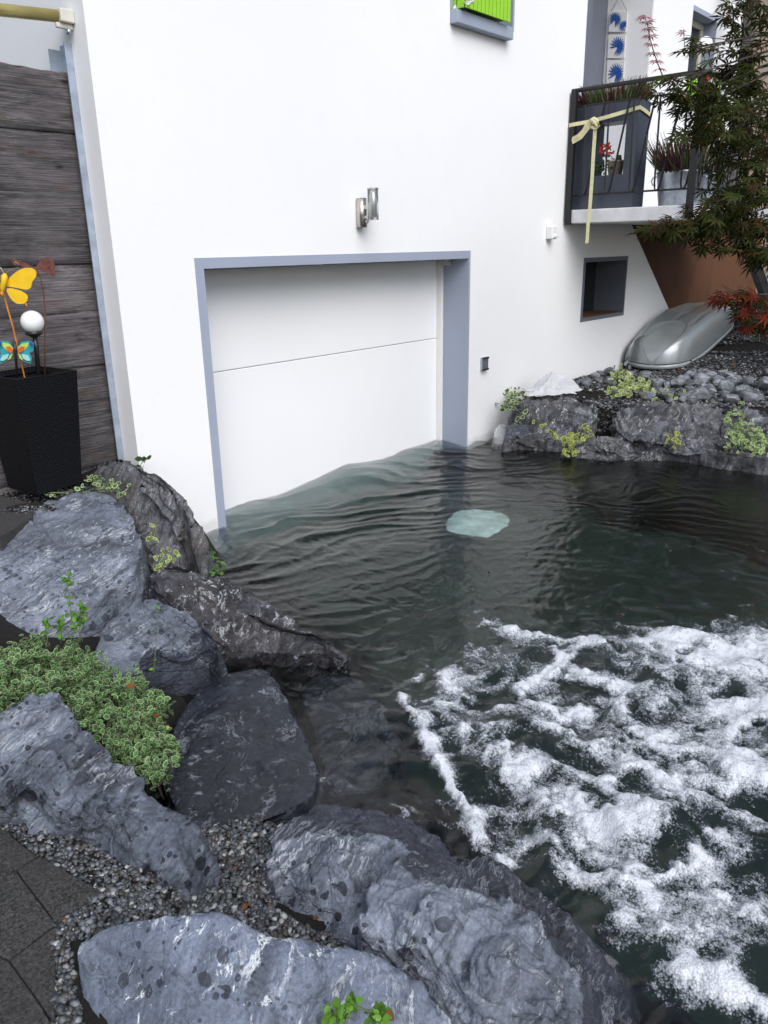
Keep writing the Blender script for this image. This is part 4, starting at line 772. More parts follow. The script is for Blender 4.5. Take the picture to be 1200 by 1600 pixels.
# solar globe
gc = at_pl(50.5, 503, .03); sw = gc - at_pl(50.5, 513, .03); r_g = (at_pl(68, 503, .03) - gc).length
t = empty('solar_lamp', at_pl(60, 568, .03)); tag(t, 'white opal globe solar lamp on a black stem in the wicker planter', 'lamp')
b = MB(); prof = [(r_g * math.sin(R(a)), -r_g * math.cos(R(a))) for a in range(35, 181, 6)]; b.lathe(prof, gc, 28); g_o = b.build('globe', MAT['opal'], None, True)
b = MB(); b.lathe([(r_g * .60, -r_g * .80), (r_g * .72, -r_g * .84), (r_g * .74, -r_g * 1.05), (r_g * .5, -r_g * 1.2), (r_g * .35, -r_g * 1.3), (.001, -r_g * 1.3)], gc, 24); c_o = b.build('collar', MAT['blackpl'], None, True)
b = MB(); b.tube([gc - UPV * r_g * 1.25, at_pl(57, 545, .03), at_pl(61, 592, .03)], .012, 10); kids(t, [g_o, c_o, b.build('stem', MAT['blackpl'], None, True)])
# ------------------------------------------------------------------ balcony furniture
pY0, pY1, pZ0, pZ1, pX0, pX1 = 3.365, 3.965, 2.018, 2.905, 7.225, 7.455
oY0, oY1, oZ0, oZ1 = 3.475, 3.80, 2.305, 2.745
t = empty('balcony_planter', ((pX0 + pX1) / 2, (pY0 + pY1) / 2, pZ0)); tag(t, 'tall slate-grey planter with a square opening, strapped to the balcony railing', 'planter')
b = MB(); b.box(pX0, pX1, pY0, pY1, pZ0, oZ0); b.box(pX0, pX1, pY0, oY0, oZ0, oZ1); b.box(pX0, pX1, oY1, pY1, oZ0, oZ1); b.box(pX0, pX1, pY0, pY1, oZ1, pZ1 - .03)
v = b.build('body', MAT['planter']); b = MB(); b.box(pX0, pX0 + .018, pY0, pY1, pZ1 - .03, pZ1); b.box(pX1 - .018, pX1, pY0, pY1, pZ1 - .03, pZ1); b.box(pX0 + .018, pX1 - .018, pY0, pY0 + .018, pZ1 - .03, pZ1); b.box(pX0 + .018, pX1 - .018, pY1 - .018, pY1, pZ1 - .03, pZ1)
kids(t, [v, b.build('rim', MAT['planter'])])
def heather(x0, x1, y0, y1, z, n, h0, h1, label, lean=.25, colors=None, rad=None):
    t = empty('heather', ((x0 + x1) / 2, (y0 + y1) / 2, z)); tag(t, label, 'heather'); cols = [simple('heather_green', (.06, .09, .02), .8), simple('heather_purple', (.07, .015, .02), .8), simple('heather_pale', (.28, .26, .17), .8)] if colors is None else colors
    bs = [MB() for _ in cols]; nm = ['green_sprigs', 'purple_sprigs', 'pale_sprigs']
    for k in range(n):
        if rad: a, r_ = random.random() * 6.28, math.sqrt(random.random()) * rad; x, y = (x0 + x1) / 2 + r_ * math.cos(a), (y0 + y1) / 2 + r_ * math.sin(a)
        else: x, y = random.uniform(x0, x1), random.uniform(y0, y1)
        gy = math.sin(y * 23 + x * 9) + random.uniform(-.6, .6); ci = 0 if gy > -.1 else 1
        if random.random() < .12: ci = 2
        h = random.uniform(h0, h1); dx, dy = (x - (x0 + x1) / 2) * lean * 3 + random.uniform(-.03, .03), (y - (y0 + y1) / 2) * lean + random.uniform(-.03, .03)
        p0, p1 = Vector((x, y, z)), Vector((x + dx, y + dy, z + h)); m_ = p0.lerp(p1, .5) + Vector((random.uniform(-.012, .012), random.uniform(-.012, .012), 0)); bs[ci].tube([p0, m_, p1], [.0028, .0042, .0012], 4, False)
    kids(t, [b_.build(nm[i], cols[i]) for i, b_ in enumerate(bs) if b_.v])
heather(pX0 + .03, pX1 - .03, pY0 + .02, pY1 - .02, pZ1 - .02, 950, .07, .21, 'green, red and pale heather growing along the top of the slate-grey planter')
# pot in the opening
def pot(c, r, h, mat, name, label, cat, tp=.8):
    b = MB(); b.lathe([(.001, 0), (r * tp, 0), (r, h), (r * 1.04, h), (r * 1.04, h * .94), (r * .93, h * .94), (r * .9, h * .85), (.001, h * .85)], c, 28); o = b.build(name, mat, None, True); tag(o, label, cat); return o
pc_ = Vector((7.33, 3.60, oZ0)); pot(pc_, .075, .125, MAT['terra'], 'flower_pot', 'small beige flower pot in the opening of the slate-grey planter', 'flower pot')
t = empty('geranium', pc_ + Vector((0, 0, .11))); tag(t, 'red flowering geranium beside the beige pot in the planter opening', 'flower')
P = np.array([(7.31 + random.uniform(-.05, .04), 3.70 + random.uniform(-.05, .045), 2.53 + random.uniform(-.045, .05)) for _ in range(46)]); fl = leafset('blossom', P, rs.randn(46, 3) + np.array([-.8, -.5, .3]), .028 + .012 * rs.rand(46), OVS, [MAT['red'], MAT['red']])
P2 = np.array([(7.31 + random.uniform(-.05, .05), 3.68 + random.uniform(-.11, .07), 2.38 + random.uniform(-.06, .08)) for _ in range(60)]); fo = leafset('foliage', P2, rs.randn(60, 3) + np.array([-.6, -.4, .6]), .03 + .02 * rs.rand(60), OV, [Ld, Ld])
b = MB(); b.tube([pc_ + Vector((0, 0, .1)), (7.32, 3.62, 2.44), (7.31, 3.67, 2.50)], .004, 5); b.tube([(7.33, 3.70, 2.31), (7.32, 3.69, 2.42), (7.31, 3.69, 2.5)], .004, 5); kids(t, [fl, fo, b.build('stem', stemm)])
# strap
def ribbon(mb_, pts, wd, wdir=None, th=.0015):
    pts = [Vector(p) for p in pts]; n = len(pts); v = []
    for i, p in enumerate(pts):
        tg = (pts[min(i + 1, n - 1)] - pts[max(i - 1, 0)]).normalized(); wd_ = Vector(wdir[i] if isinstance(wdir, list) else wdir).normalized(); nn = tg.cross(wd_).normalized() * th
        v += [p - wd_ * wd / 2 - nn, p + wd_ * wd / 2 - nn, p + wd_ * wd / 2 + nn, p - wd_ * wd / 2 + nn]
    f = []
    for i in range(n - 1):
        for k in range(4): f.append((i * 4 + k, i * 4 + (k + 1) % 4, (i + 1) * 4 + (k + 1) % 4, (i + 1) * 4 + k))
    f += [(3, 2, 1, 0), tuple((n - 1) * 4 + k for k in range(4))]; mb_.add(v, f)
t = empty('strap', (7.13, 3.80, 2.73)); tag(t, 'pale yellow webbing strap knotted round the railing and the slate-grey planter, one end hanging down', 'strap')
b = MB(); zs_ = 2.765
band = [(7.115, 3.985, 2.745), (7.110, 3.94, 2.748), (7.145, 3.80, 2.76), (7.15, 3.6, 2.785), (7.215, 3.36, 2.835), (7.222, 3.356, 2.836), (7.34, 3.352, 2.815), (7.462, 3.354, 2.79), (7.466, 3.42, 2.79), (7.466, 3.9, 2.76), (7.46, 3.972, 2.75), (7.2, 3.975, 2.745), (7.115, 3.985, 2.745)]
ribbon(b, band, .032, (0, 0, 1)); s1 = b.build('band', MAT['strap'])
b = MB(); kx = 7.10; kp = PX(929, 190, kx)
tail = [PX(x, y, kx) for x, y in ((930, 195), (929, 215), (927, 245), (925, 280), (922, 320), (919, 350), (917, 380))]; ribbon(b, tail, .034, [(0, -1, .02 * k) for k in range(7)]); s2 = b.build('hanging_end', MAT['strap'])
b = MB(); loop = [PX(x, y, kx - .01) for x, y in ((930, 188), (922, 196), (914, 206), (908, 214), (900, 219), (894, 222), (895, 217), (903, 213), (910, 206), (918, 192), (927, 186))]; ribbon(b, loop, .034, [(.3, -.45, -.85) if k < 5 else (.1, -.3, -.95) for k in range(11)]); s3 = b.build('loose_end', MAT['strap'])
b = MB(); b.tube([PX(x, y, kx - .012) for x, y in ((922, 188), (928, 185), (934, 189), (936, 196), (931, 202), (925, 199), (922, 192), (928, 188))], [.010, .015, .014, .013, .012, .013, .012, .010], 8); b.tube([PX(x, y, kx - .02) for x, y in ((924, 186), (930, 192), (933, 199))], [.012, .015, .010], 8); s4 = b.build('knot', MAT['strap'], None, True); kids(t, [s1, s2, s3, s4])
# buckets
def bucket(c, r, h, label, ears=True):
    t = empty('bucket', c); tag(t, label, 'bucket'); b = MB(); b.lathe([(.001, 0), (r * .80, 0), (r * .82, .012), (r * .855, h * .25), (r * .862, h * .26), (r * .862, h * .28), (r * .875, h * .29), (r, h - .012), (r * 1.02, h - .006), (r * 1.02, h + .004), (r * .99, h + .004), (r * .97, h - .03), (.001, h - .04)], c, 40)
    ks = [b.build('body', MAT['zinc'], None, True)]; e = Vector(c) + Vector((-.55, .84, 0)) * r * 1.0 + UPV * (h - .07); f = Vector(c) - Vector((-.55, .84, 0)) * r + UPV * (h - .07)
    for q_, s_ in ((e, 1), (f, -1)):
        d = Vector((-.55, .84, 0)) * s_; m_ = MB(); m_.tube([q_ + UPV * .035, q_ + d * .03 + UPV * .03, q_ + d * .042, q_ + d * .03 - UPV * .03, q_ - UPV * .035], .006, 6); ks.append(m_.build('handle', MAT['zinc'], None, True))
    kids(t, ks)
bc = (7.52, 3.06, 2.016); bucket(bc, .205, .29, 'round galvanised bucket planted with heather on the balcony corner')
heather(bc[0] - .1, bc[0] + .1, bc[1] - .1, bc[1] + .1, 2.27, 620, .14, .33, 'dark green and purple heather growing in the galvanised bucket', .8, rad=.16)
bc2 = (8.15, 3.05, 2.016); bucket(bc2, .17, .30, 'smaller zinc bucket of dark heather behind the corner post of the balcony')
heather(bc2[0] - .1, bc2[0] + .1, bc2[1] - .1, bc2[1] + .1, 2.28, 420, .12, .34, 'dark heather growing in the smaller zinc bucket behind the corner post', .8, [simple('heather_dark', (.03, .03, .015), .8), simple('heather_maroon', (.05, .015, .02), .8), simple('heather_brown', (.09, .07, .05), .8)], rad=.13)
# leaf art on the recess wall
t = empty('leaf_pictures', (8.70, 4.35, 3.9)); tag(t, 'three small white panels with blue leaf pictures hanging in a column from a cord', 'wall hanging'); ks = []
blue = simple('blue_paint', (.015, .09, .36), .4, var=.3, scale=30); AX = 8.695
def panel(y0, y1, x0a, x1a, x0b, x1b):
    P = [PX(x0b, y1, AX), PX(x1b, y1, AX), PX(x1a, y0, AX), PX(x0a, y0, AX)]; b = MB(); d = Vector((.004, 0, 0)); b.add([p - d for p in P] + [p + d for p in P], [(0, 1, 2, 3), (7, 6, 5, 4), (0, 4, 5, 1), (1, 5, 6, 2), (2, 6, 7, 3), (3, 7, 4, 0)]); return bevel(b.build('panel', MAT['white']), .002), P
def monstera(P, cy, cz, sc_, ang, off=.0075, squash=.55):
    """a notched leaf drawn as fingers round a heart, in the panel plane"""
    o0, u_, v_ = P[0], P[1] - P[0], P[3] - P[0]; b = MB(); fl_ = []
    for k in range(17):
        a = R(-152 + k * 19); l = .5 * sc_ * (1 - .25 * abs(math.cos(a / 2 + .3))); wd = .036 * sc_; ca, sa = math.cos(a + ang), math.sin(a + ang)
        q_ = [(.06, -wd * .25), (l * .6, -wd), (l, -wd * .35), (l, wd * .35), (l * .6, wd), (.06, wd * .25)]; pts = [(cy + x * ca - y * sa, cz + (x * sa + y * ca)) for x, y in q_]
        pts = [(min(.97, max(.03, x)), min(.97, max(.03, y))) for x, y in pts]; ww = [o0 + u_ * x + v_ * y + Vector((-off, 0, 0)) for x, y in pts]; b.add(ww, [tuple(range(6))])
    c_ = [(cy + .09 * sc_ * math.cos(R(a)), cz + .09 * sc_ * math.sin(R(a))) for a in range(0, 360, 30)]; b.add([o0 + u_ * x + v_ * y + Vector((-off - .0005, 0, 0)) for x, y in c_], [tuple(range(12))]); return b
for (y0, y1, xa0, xa1, xb0, xb1, lv_) in ((18, 50, 953, 981, 951, 979, [(.35, .62, .9, 1.2), (.85, .3, .7, 2.2)]), (54, 91, 951, 978, 949, 976, [(.62, .5, 1.0, .6)]), (94, 132, 949, 976, 947, 974, [(.6, .45, 1.05, .9)])):
    pn_, P = panel(y0, y1, xa0, xa1, xb0, xb1); ks.append(pn_)
    for (a_, c_, s_, g2_) in lv_: m_ = monstera(P, a_, c_, s_, g2_); o = m_.build('blue_leaf', blue); ks.append(o)
b = MB(); tp = PX(968, -6, AX); b.tube([PX(955, 18, AX), tp, PX(980, 18, AX)], .0025, 5); b.tube([PX(951, 50, AX), PX(950, 55, AX)], .002, 5); b.tube([PX(978, 50, AX), PX(977, 55, AX)], .002, 5); b.tube([PX(949, 90, AX), PX(948, 95, AX)], .002, 5); b.tube([PX(975, 90, AX), PX(975, 95, AX)], .002, 5); ks.append(b.build('cord', MAT['rust'])); kids(t, ks)
# small things at the far window and at the upper window
P = np.array([(9.95 + random.uniform(-.06, .06), 3.88 + random.uniform(-.04, .04), 3.50 + random.uniform(-.05, .05)) for _ in range(30)]); o = leafset('geranium', P, rs.randn(30, 3) + np.array([-.6, -.6, .3]), .05 + .02 * rs.rand(30), OVS, [MAT['red'], MAT['red']]); tag(o, 'red geranium blossom above the far lime green flower box', 'flower')
gp = PY(1101, 70, 3.9); b = MB(); b.lathe([(.085 * math.sin(R(a)), -.085 * math.cos(R(a))) for a in range(0, 181, 10)], gp, 24); o = b.build('garden_ball', MAT['opal'], None, True); tag(o, 'white round ball above the far flower box behind the maple twigs', 'ornament')
P = np.array([(5.36 + random.uniform(-.05, .06), 3.92 + random.uniform(-.05, .05), 3.40 + random.uniform(-.03, .12)) for _ in range(70)]); o = leafset('white_flower', P, rs.randn(70, 3) + np.array([-.6, -.6, .3]), .03 + .02 * rs.rand(70), OVS, [MAT['white'], MAT['white']]); tag(o, 'small white flowers at the left end of the grey sill at the top', 'flower')
# post beside the balcony, neighbour house
p0 = PY(1168, 60, 3.6); t = empty('wooden_post', (p0.x, 3.6, 2.02)); tag(t, 'tall grey-brown post rising from the far end of the balcony behind the maple', 'post'); b = MB(); b.box(p0.x - .06, p0.x + .06, 3.54, 3.66, 2.02, 5.6); s = bevel(b.build('shaft', MAT['post']), .008); b = MB(); b.box(p0.x - .075, p0.x + .075, 3.525, 3.675, 3.25, 3.31); b.box(p0.x - .09, p0.x + .09, 3.51, 3.69, 2.018, 2.06); kids(t, [s, b.build('collar', MAT['steel'])])
t = empty('neighbour_house', (22, 6, .6)); tag(t, 'cream rendered neighbouring house glimpsed behind the maple at the right edge', 'house')
b = MB(); b.box(19, 27, 3.0, 12, .3, 7.2); wl = b.build('wall', MAT['cream']); b = MB(); b.add([(18.6, 2.6, 7.2), (27.4, 2.6, 7.2), (27.4, 7.5, 9.6), (18.6, 7.5, 9.6), (27.4, 12.4, 7.2), (18.6, 12.4, 7.2)], [(0, 1, 2, 3), (3, 2, 4, 5), (0, 3, 5), (1, 4, 2), (0, 5, 4, 1)]); rfn = b.build('roof', MAT['tiles'])
ks = [wl, rfn]
for (y_, z_) in ((4.6, 3.6), (6.3, 3.6), (4.6, 1.2)):
    b = MB(); b.box(18.985, 19.02, y_, y_ + .9, z_, z_ + 1.2); w2_ = b.build('window', MAT['creamframe']); b = MB(); b.box(18.975, 18.985, y_ + .07, y_ + .83, z_ + .07, z_ + 1.13); b.build('pane', MAT['glass'], w2_); ks.append(w2_)
kids(t, ks)
# grey stair at the far end of the balcony
q0, q1 = PY(1158, 335, 3.2), PY(1215, 500, 3.2); t = empty('outdoor_stair', (q1.x, 3.2, .6)); tag(t, 'grey stair with a sloping stringer going down from the balcony at the right edge', 'stair')
b = MB(); d = Vector((0, .04, 0)); up_ = Vector((.0, 0, .18)); b.add([q0 - d, q1 - d, q1 - d - up_, q0 - d - up_, q0 + d, q1 + d, q1 + d - up_, q0 + d - up_], [(0, 1, 2, 3), (7, 6, 5, 4), (0, 4, 5, 1), (1, 5, 6, 2), (2, 6, 7, 3), (3, 7, 4, 0)]); ks = [b.build('stringer', MAT['greyconc'])]
for k in range(8):
    c = q0.lerp(q1, (k + .3) / 8); b = MB(); b.box(c.x + .02, c.x + .34, 2.5, 3.155, c.z - .03, c.z + .01); ks.append(b.build('tread', MAT['concrete']))
kids(t, ks)
# ------------------------------------------------------------------ silver roof box
rimp = [(979, 562, .42), (1000, 568, .41), (1035, 570, .41), (1070, 566, .43), (1092, 555, .46), (1110, 541, .52), (1132, 521, .60), (1150, 503, .70), (1153, 494, .76)]
rim = [PZ(*q) for q in rimp[:5]] + [PX(1110, 541, 9.62), PX(1132, 521, 10.15), PX(1149, 504, 10.62)] + [Vector((10.78, 3.58, .76)), Vector((10.7, 3.78, .77)), Vector((10.3, 3.93, .72)), Vector((9.7, 3.965, .62)), Vector((9.1, 3.97, .53)), Vector((8.7, 3.95, .46)), Vector((8.53, 3.91, .43))]
RB = resample(np.array([tuple(p) for p in rim]), 160); cb_ = RB.mean(0); cb_[0] = 9.45
def lidpt(k, s):
    p = RB[k]; x, y = cb_[0] + (p[0] - cb_[0]) * s, cb_[1] + (p[1] - cb_[1]) * s
    rt = np.interp(x, [8.5, 9.1, 9.7, 10.3, 10.8], [.42, .46, .54, .66, .78]); zr = rt * (1 - s ** 3) + p[2] * s ** 3
    hgt = np.interp(x, [8.45, 8.7, 9.2, 9.6, 10.1, 10.6, 10.85], [.21, .23, .34, .37, .32, .22, .13]); z = zr + hgt * (1 - s ** 15) ** .6
    dsc = ((x - 8.98) ** 2 / .36 ** 2 + (y - 3.66) ** 2 / .21 ** 2)
    return Vector((x, y, z)), dsc
t = empty('roof_box', tuple(cb_)); tag(t, 'silver-grey car roof box lying on the gravel under the balcony', 'roof box'); nR = 90; V = []; ds = []
for j in range(nR):
    s = math.sin((j + 1) / nR * math.pi / 2)
    for k in range(160): p, d_ = lidpt(k, s); V.append(p); ds.append(d_)
V.append(sum(V[:160], Vector()) / 160); ds.append(9); F = []; mi = []
for j in range(nR - 1):
    for k in range(160):
        f = (j * 160 + k, (j + 1) * 160 + k, (j + 1) * 160 + (k + 1) % 160, j * 160 + (k + 1) % 160); F.append(f)
F += [(nR * 160, k, (k + 1) % 160) for k in range(160)]
# circular hollow pressed into the near end and a groove beside the raised centre
for i, v in enumerate(V):
    if ds[i] < 1.0: V[i] = v - UPV * (.022 * (1 - ds[i] ** 6) if ds[i] > .0 else 0)
    yc = 3.60 + .02 * (v.x - 9); dd = abs(v.y - yc - .10); 
    if v.x > 9.15 and ds[i] > 1.1: V[i] = V[i] - UPV * .018 * math.exp(-(dd / .03) ** 2) * min(1, (v.x - 9.15) * 5) * max(0, min(1, (10.5 - v.x) * 4)); dd2 = abs(v.y - yc + .14); V[i] = V[i] - UPV * .018 * math.exp(-(dd2 / .03) ** 2) * min(1, (v.x - 9.15) * 5) * max(0, min(1, (10.5 - v.x) * 4))
for f in F: m = sum(ds[i] for i in f) / len(f); mi.append(1 if m < 1.0 else 0)
lid = mk('lid', V, F, MAT['lid'], None, True); add_attr(lid, 'disc', np.array(ds))
def skirt(name, prof, m):
    V = []; F = []
    for (off, dz) in prof:
        for k in range(160):
            p = RB[k]; d = p[:2] - cb_[:2]; d = d / np.linalg.norm(d); V.append((p[0] + d[0] * off, p[1] + d[1] * off, p[2] + dz))
    for j in range(len(prof) - 1): F += [(j * 160 + k, (j + 1) * 160 + k, (j + 1) * 160 + (k + 1) % 160, j * 160 + (k + 1) % 160) for k in range(160)]
    return mk(name, V, F, m, None, True)
ks = [lid, skirt('seam', [(-.01, .004), (-.004, -.010), (-.01, -.014)], MAT['rubber']), skirt('lip', [(-.01, -.010), (.010, -.013), (.014, -.03), (.006, -.058), (-.03, -.062)], MAT['silver']), skirt('bottom_shell', [(-.025, -.055), (-.06, -.10), (-.14, -.15), (-.30, -.16)], MAT['rubber'])]
kids(t, ks)
# ------------------------------------------------------------------ crumpled cloth
c0 = PZ(862, 612, .42); nn = 70; xs_, ys_ = np.meshgrid(np.linspace(-1, 1, nn), np.linspace(-1, 1, nn)); xs_, ys_ = xs_.ravel(), ys_.ravel()
th = np.arctan2(ys_, xs_); rr_ = np.maximum(abs(xs_), abs(ys_)); ro = 1 + .22 * np.sin(3 * th + 1) + .12 * np.sin(7 * th)
rv = np.array([.66, -.75]); fv = np.array([.75, .66]); pk = .13 * np.exp(-(((xs_ + .12) ** 2 * 5 + (ys_ - .1) ** 2 * 4))) + .11 * np.exp(-(((xs_ - .45) ** 2 * 7 + (ys_ - .2) ** 2 * 4)))
q = np.stack([xs_ * 2.0, ys_ * 2.0, xs_ * 0], 1); q = q + .6 * np.stack([fbm(q * .8, 2), fbm(q * .8 + 9, 2), q[:, 0] * 0], 1)
z = pk + .045 * ridged(q * .9, 2) + .018 * ridged(q * 2.2, 2) - .01; z = z * (1 - rr_ ** 6 * .8)
u_ = xs_ * .22 * ro; w_ = ys_ * .15 * ro; Xc = c0.x + rv[0] * u_ + fv[0] * w_; Yc = c0.y + rv[1] * u_ + fv[1] * w_; Zc = .395 + .02 + z
i = np.arange((nn - 1) * nn).reshape(nn - 1, nn)[:, :-1].ravel(); o = mk('cloth', np.stack([Xc, Yc, Zc], 1), np.stack([i, i + 1, i + 1 + nn, i + nn], 1), MAT['cloth'], None, True)
m = o.modifiers.new('thickness', 'SOLIDIFY'); m.thickness = .005; tag(o, 'crumpled white cloth lying on the boulder beside the house wall', 'cloth')
# fallen leaves
def fallen(lst, label, cat, m, sz):
    P = np.array([tuple(PZ(*q)) for q in lst]); o = leafset('fallen_leaf', P, rs.randn(len(P), 3) * .3 + np.array([-.2, -.2, 1]), np.full(len(P), sz), OVS, [m, m]); tag(o, label, cat, None, 'stuff')
for (x, y, z, s_, lb) in ((198, 1072, .36, .03, 'curled orange-brown leaf caught on the variegated shrub'), (263, 1133, .2, .02, 'small yellow leaf at the right edge of the variegated shrub'), (604, 1578, .37, .022, 'orange leaf on the small plant at the bottom edge'), (971, 558, .43, .09, 'orange leaf by the end of the roof box at the wall'), (386, 1412, .16, .018, 'orange leaf lying on the pebble pocket'), (240, 1118, .25, .022, 'brown dry leaf under the right end of the variegated shrub')):
    P = np.array([tuple(PZ(x, y, z))]); o = leafset('fallen_leaf', P, np.array([[-.4, -.3, .9]]), np.array([s_]), OV, [leafmat('dry_leaf', (.20, .07, .02) if 'yellow' not in lb else (.5, .42, .08)), leafmat('dry_leaf_edge', (.16, .06, .02))]); tag(o, lb, 'leaf')
def litter(n, box, zf, sz, label, cat, cols):
    P = []
    while len(P) < n:
        x, y = random.uniform(box[0], box[1]), random.uniform(box[2], box[3]); z = zf; 
        if zf is None:
            z = .3
            for _ in range(8): p = PZ(x, y, z); z = G(p.x, p.y)
            z += .012
        P.append(tuple(PZ(x, y, z)))
    tag(leafset('leaf_litter', np.array(P), rs.randn(n, 3) * .4 + np.array([0, 0, 1]), sz * (.5 + .8 * rs.rand(n)), OVS, cols), label, cat, None, 'stuff')
dl = leafmat('litter_brown', (.13, .06, .025), var=.5); litter(70, (905, 1200, 545, 625), None, .05, 'scattered brown dry leaves on the gravel of the right bank', 'leaves', [dl, dl])
litter(26, (560, 1180, 780, 1000), .012, .016, 'small brown leaf crumbs floating on the dark water', 'debris', [dl, dl])
litter(60, (250, 500, 1270, 1480), None, .014, 'small brown leaf crumbs among the pebbles', 'debris', [dl, dl])
# ------------------------------------------------------------------ maple
tb = Vector((6.15, 1.0, .34)); t = empty('japanese_maple', tb); tag(t, 'dark green Japanese maple with red shoot tips hanging in from the right edge', 'tree')
pads = [(1130, 112, 5.3, 34, 22, 60), (1165, 75, 5.4, 40, 28, 90), (1190, 25, 5.4, 40, 26, 90), (1150, 8, 5.4, 30, 12, 40), (1085, 74, 5.0, 26, 9, 30), (1042, 130, 4.9, 30, 9, 34), (1078, 152, 5.0, 36, 12, 70), (1110, 160, 5.1, 45, 22, 110), (1165, 130, 5.5, 42, 34, 110), (1150, 195, 5.2, 52, 32, 170), (1190, 180, 5.4, 30, 45, 110), (1095, 205, 5.0, 34, 18, 70), (1160, 245, 5.3, 50, 30, 160), (1190, 270, 5.5, 30, 40, 110),
        (1165, 300, 5.2, 50, 26, 150), (1125, 322, 5.0, 40, 14, 90), (1080, 345, 4.9, 46, 13, 120), (1030, 358, 4.8, 34, 8, 55), (1120, 352, 5.1, 50, 18, 140), (1170, 350, 5.2, 42, 18, 110), (1110, 385, 5.0, 26, 7, 28), (1165, 385, 5.1, 34, 12, 60), (1190, 400, 5.2, 24, 14, 50)]
redp = [(1150, 462, 5.4, 30, 12, 46), (1180, 480, 5.4, 34, 18, 90), (1190, 508, 5.4, 22, 12, 40)]
Pm = []; dm = []; S = MB(); pad_c = []
def padpts(lst):
    P = []; Dd = []
    for (px, py, d, rx, ry, n) in lst:
        k = d / 1221; c = PD(px, py, d); pad_c.append(c)
        for _ in range(int(n * .46)):
            a, r_ = random.random() * 6.28, random.random() ** .6; u = math.cos(a) * r_ * rx * k; v = math.sin(a) * r_ * ry * k * .9; w_ = random.uniform(-1, 1) * rx * k * .8
            p = c + Vector((.66 * u + .75 * w_, -.75 * u + .66 * w_, v - .15 * abs(u))); P.append(tuple(p)); o_ = (Vector(p) - (tb + Vector((0, 0, c.z - tb.z)))).normalized(); Dd.append((o_.x, o_.y, -.45))
    return np.array(P), np.array(Dd)
Pg, Dg = padpts(pads); sel = rs.rand(len(Pg)) < .25
kk = [leafset('green_foliage', Pg[~sel], rs.randn((~sel).sum(), 3) * .45 + np.array([-.35, -.15, .85]), .058 + .030 * rs.rand((~sel).sum()), PAL, [Mg], None, None, Dg[~sel]), leafset('bronze_foliage', Pg[sel], rs.randn(sel.sum(), 3) * .45 + np.array([-.35, -.15, .85]), .058 + .03 * rs.rand(sel.sum()), PAL, [Mo], None, None, Dg[sel])]
Pr, Dr = padpts(redp); s2_ = rs.rand(len(Pr)) < .55
kk.append(leafset('red_foliage', Pr[s2_], rs.randn(s2_.sum(), 3) * .4 + np.array([-.35, -.15, .85]), .058 + .03 * rs.rand(s2_.sum()), PAL, [Mr], None, None, Dr[s2_])); kk.append(leafset('green_foliage', Pr[~s2_], rs.randn((~s2_).sum(), 3) * .4 + np.array([-.35, -.15, .85]), .058 + .03 * rs.rand((~s2_).sum()), PAL, [Mg], None, None, Dr[~s2_]))
shoot = [PD(x, y, 4.9) for x, y in ((1035, 118), (1028, 100), (1021, 80), (1015, 58), (1012, 40), (1007, 26))]; Ps = []; Dd = []
for f_ in np.linspace(.12, 1, 8):
    i_ = f_ * 5; a_ = int(min(4, i_)); p = shoot[a_].lerp(shoot[a_ + 1], i_ - a_); 
    for s_ in (-1, 1): Ps.append(tuple(p + Vector((.66, -.75, 0)) * s_ * .008)); Dd.append((.66 * s_, -.75 * s_, -.25))
sh2 = PD(1068, 50, 5.0); Ps.append(tuple(sh2)); Dd.append((-.66, .75, 0)); Ps = np.array(Ps)
kk.append(leafset('red_shoot_leaves', Ps, np.tile([[.1, .1, 1.0]], (len(Ps), 1)) + rs.randn(len(Ps), 3) * .2, .036 + .014 * rs.rand(len(Ps)), PAL, [Mp], None, None, np.array(Dd) * 3))
S.tube(shoot, [.0035, .003, .003, .0025, .002, .0015], 5); S.tube([PD(1070, 74, 5.0), sh2], .0018, 5)
trunk = [tb - Vector((0, 0, .1)), tb + Vector((-.02, .05, .6)), tb + Vector((-.1, .12, 1.3)), tb + Vector((-.12, .25, 2.1)), tb + Vector((-.2, .3, 3.0))]; Tm = MB(); Tm.tube(trunk, [.065, .052, .044, .034, .018], 12)
for c in pad_c:
    k = min(range(len(trunk) - 1), key=lambda i_: abs(trunk[i_].z + .25 - c.z)); a = trunk[k].lerp(trunk[k + 1], .4); m1 = a.lerp(c, .45) + Vector((0, 0, .10)); Tm.tube([a, m1, c], [.014, .008, .003], 6)
    for _ in range(9): e_ = c + Vector((random.uniform(-.1, .12), random.uniform(-.12, .1), random.uniform(-.09, .06))); S.tube([c.lerp(m1, random.random() * .4), e_], [.003, .0012], 4)
e0, e1 = PD(1035, 118, 4.9), PD(1120, 160, 5.1); S.tube([e1, PD(1085, 135, 5.0), e0], [.006, .005, .0035], 5)
kk.append(Tm.build('trunk', MAT['bark'], None, True)); kk.append(S.build('twigs', MAT['bark'])); kids(t, kk)
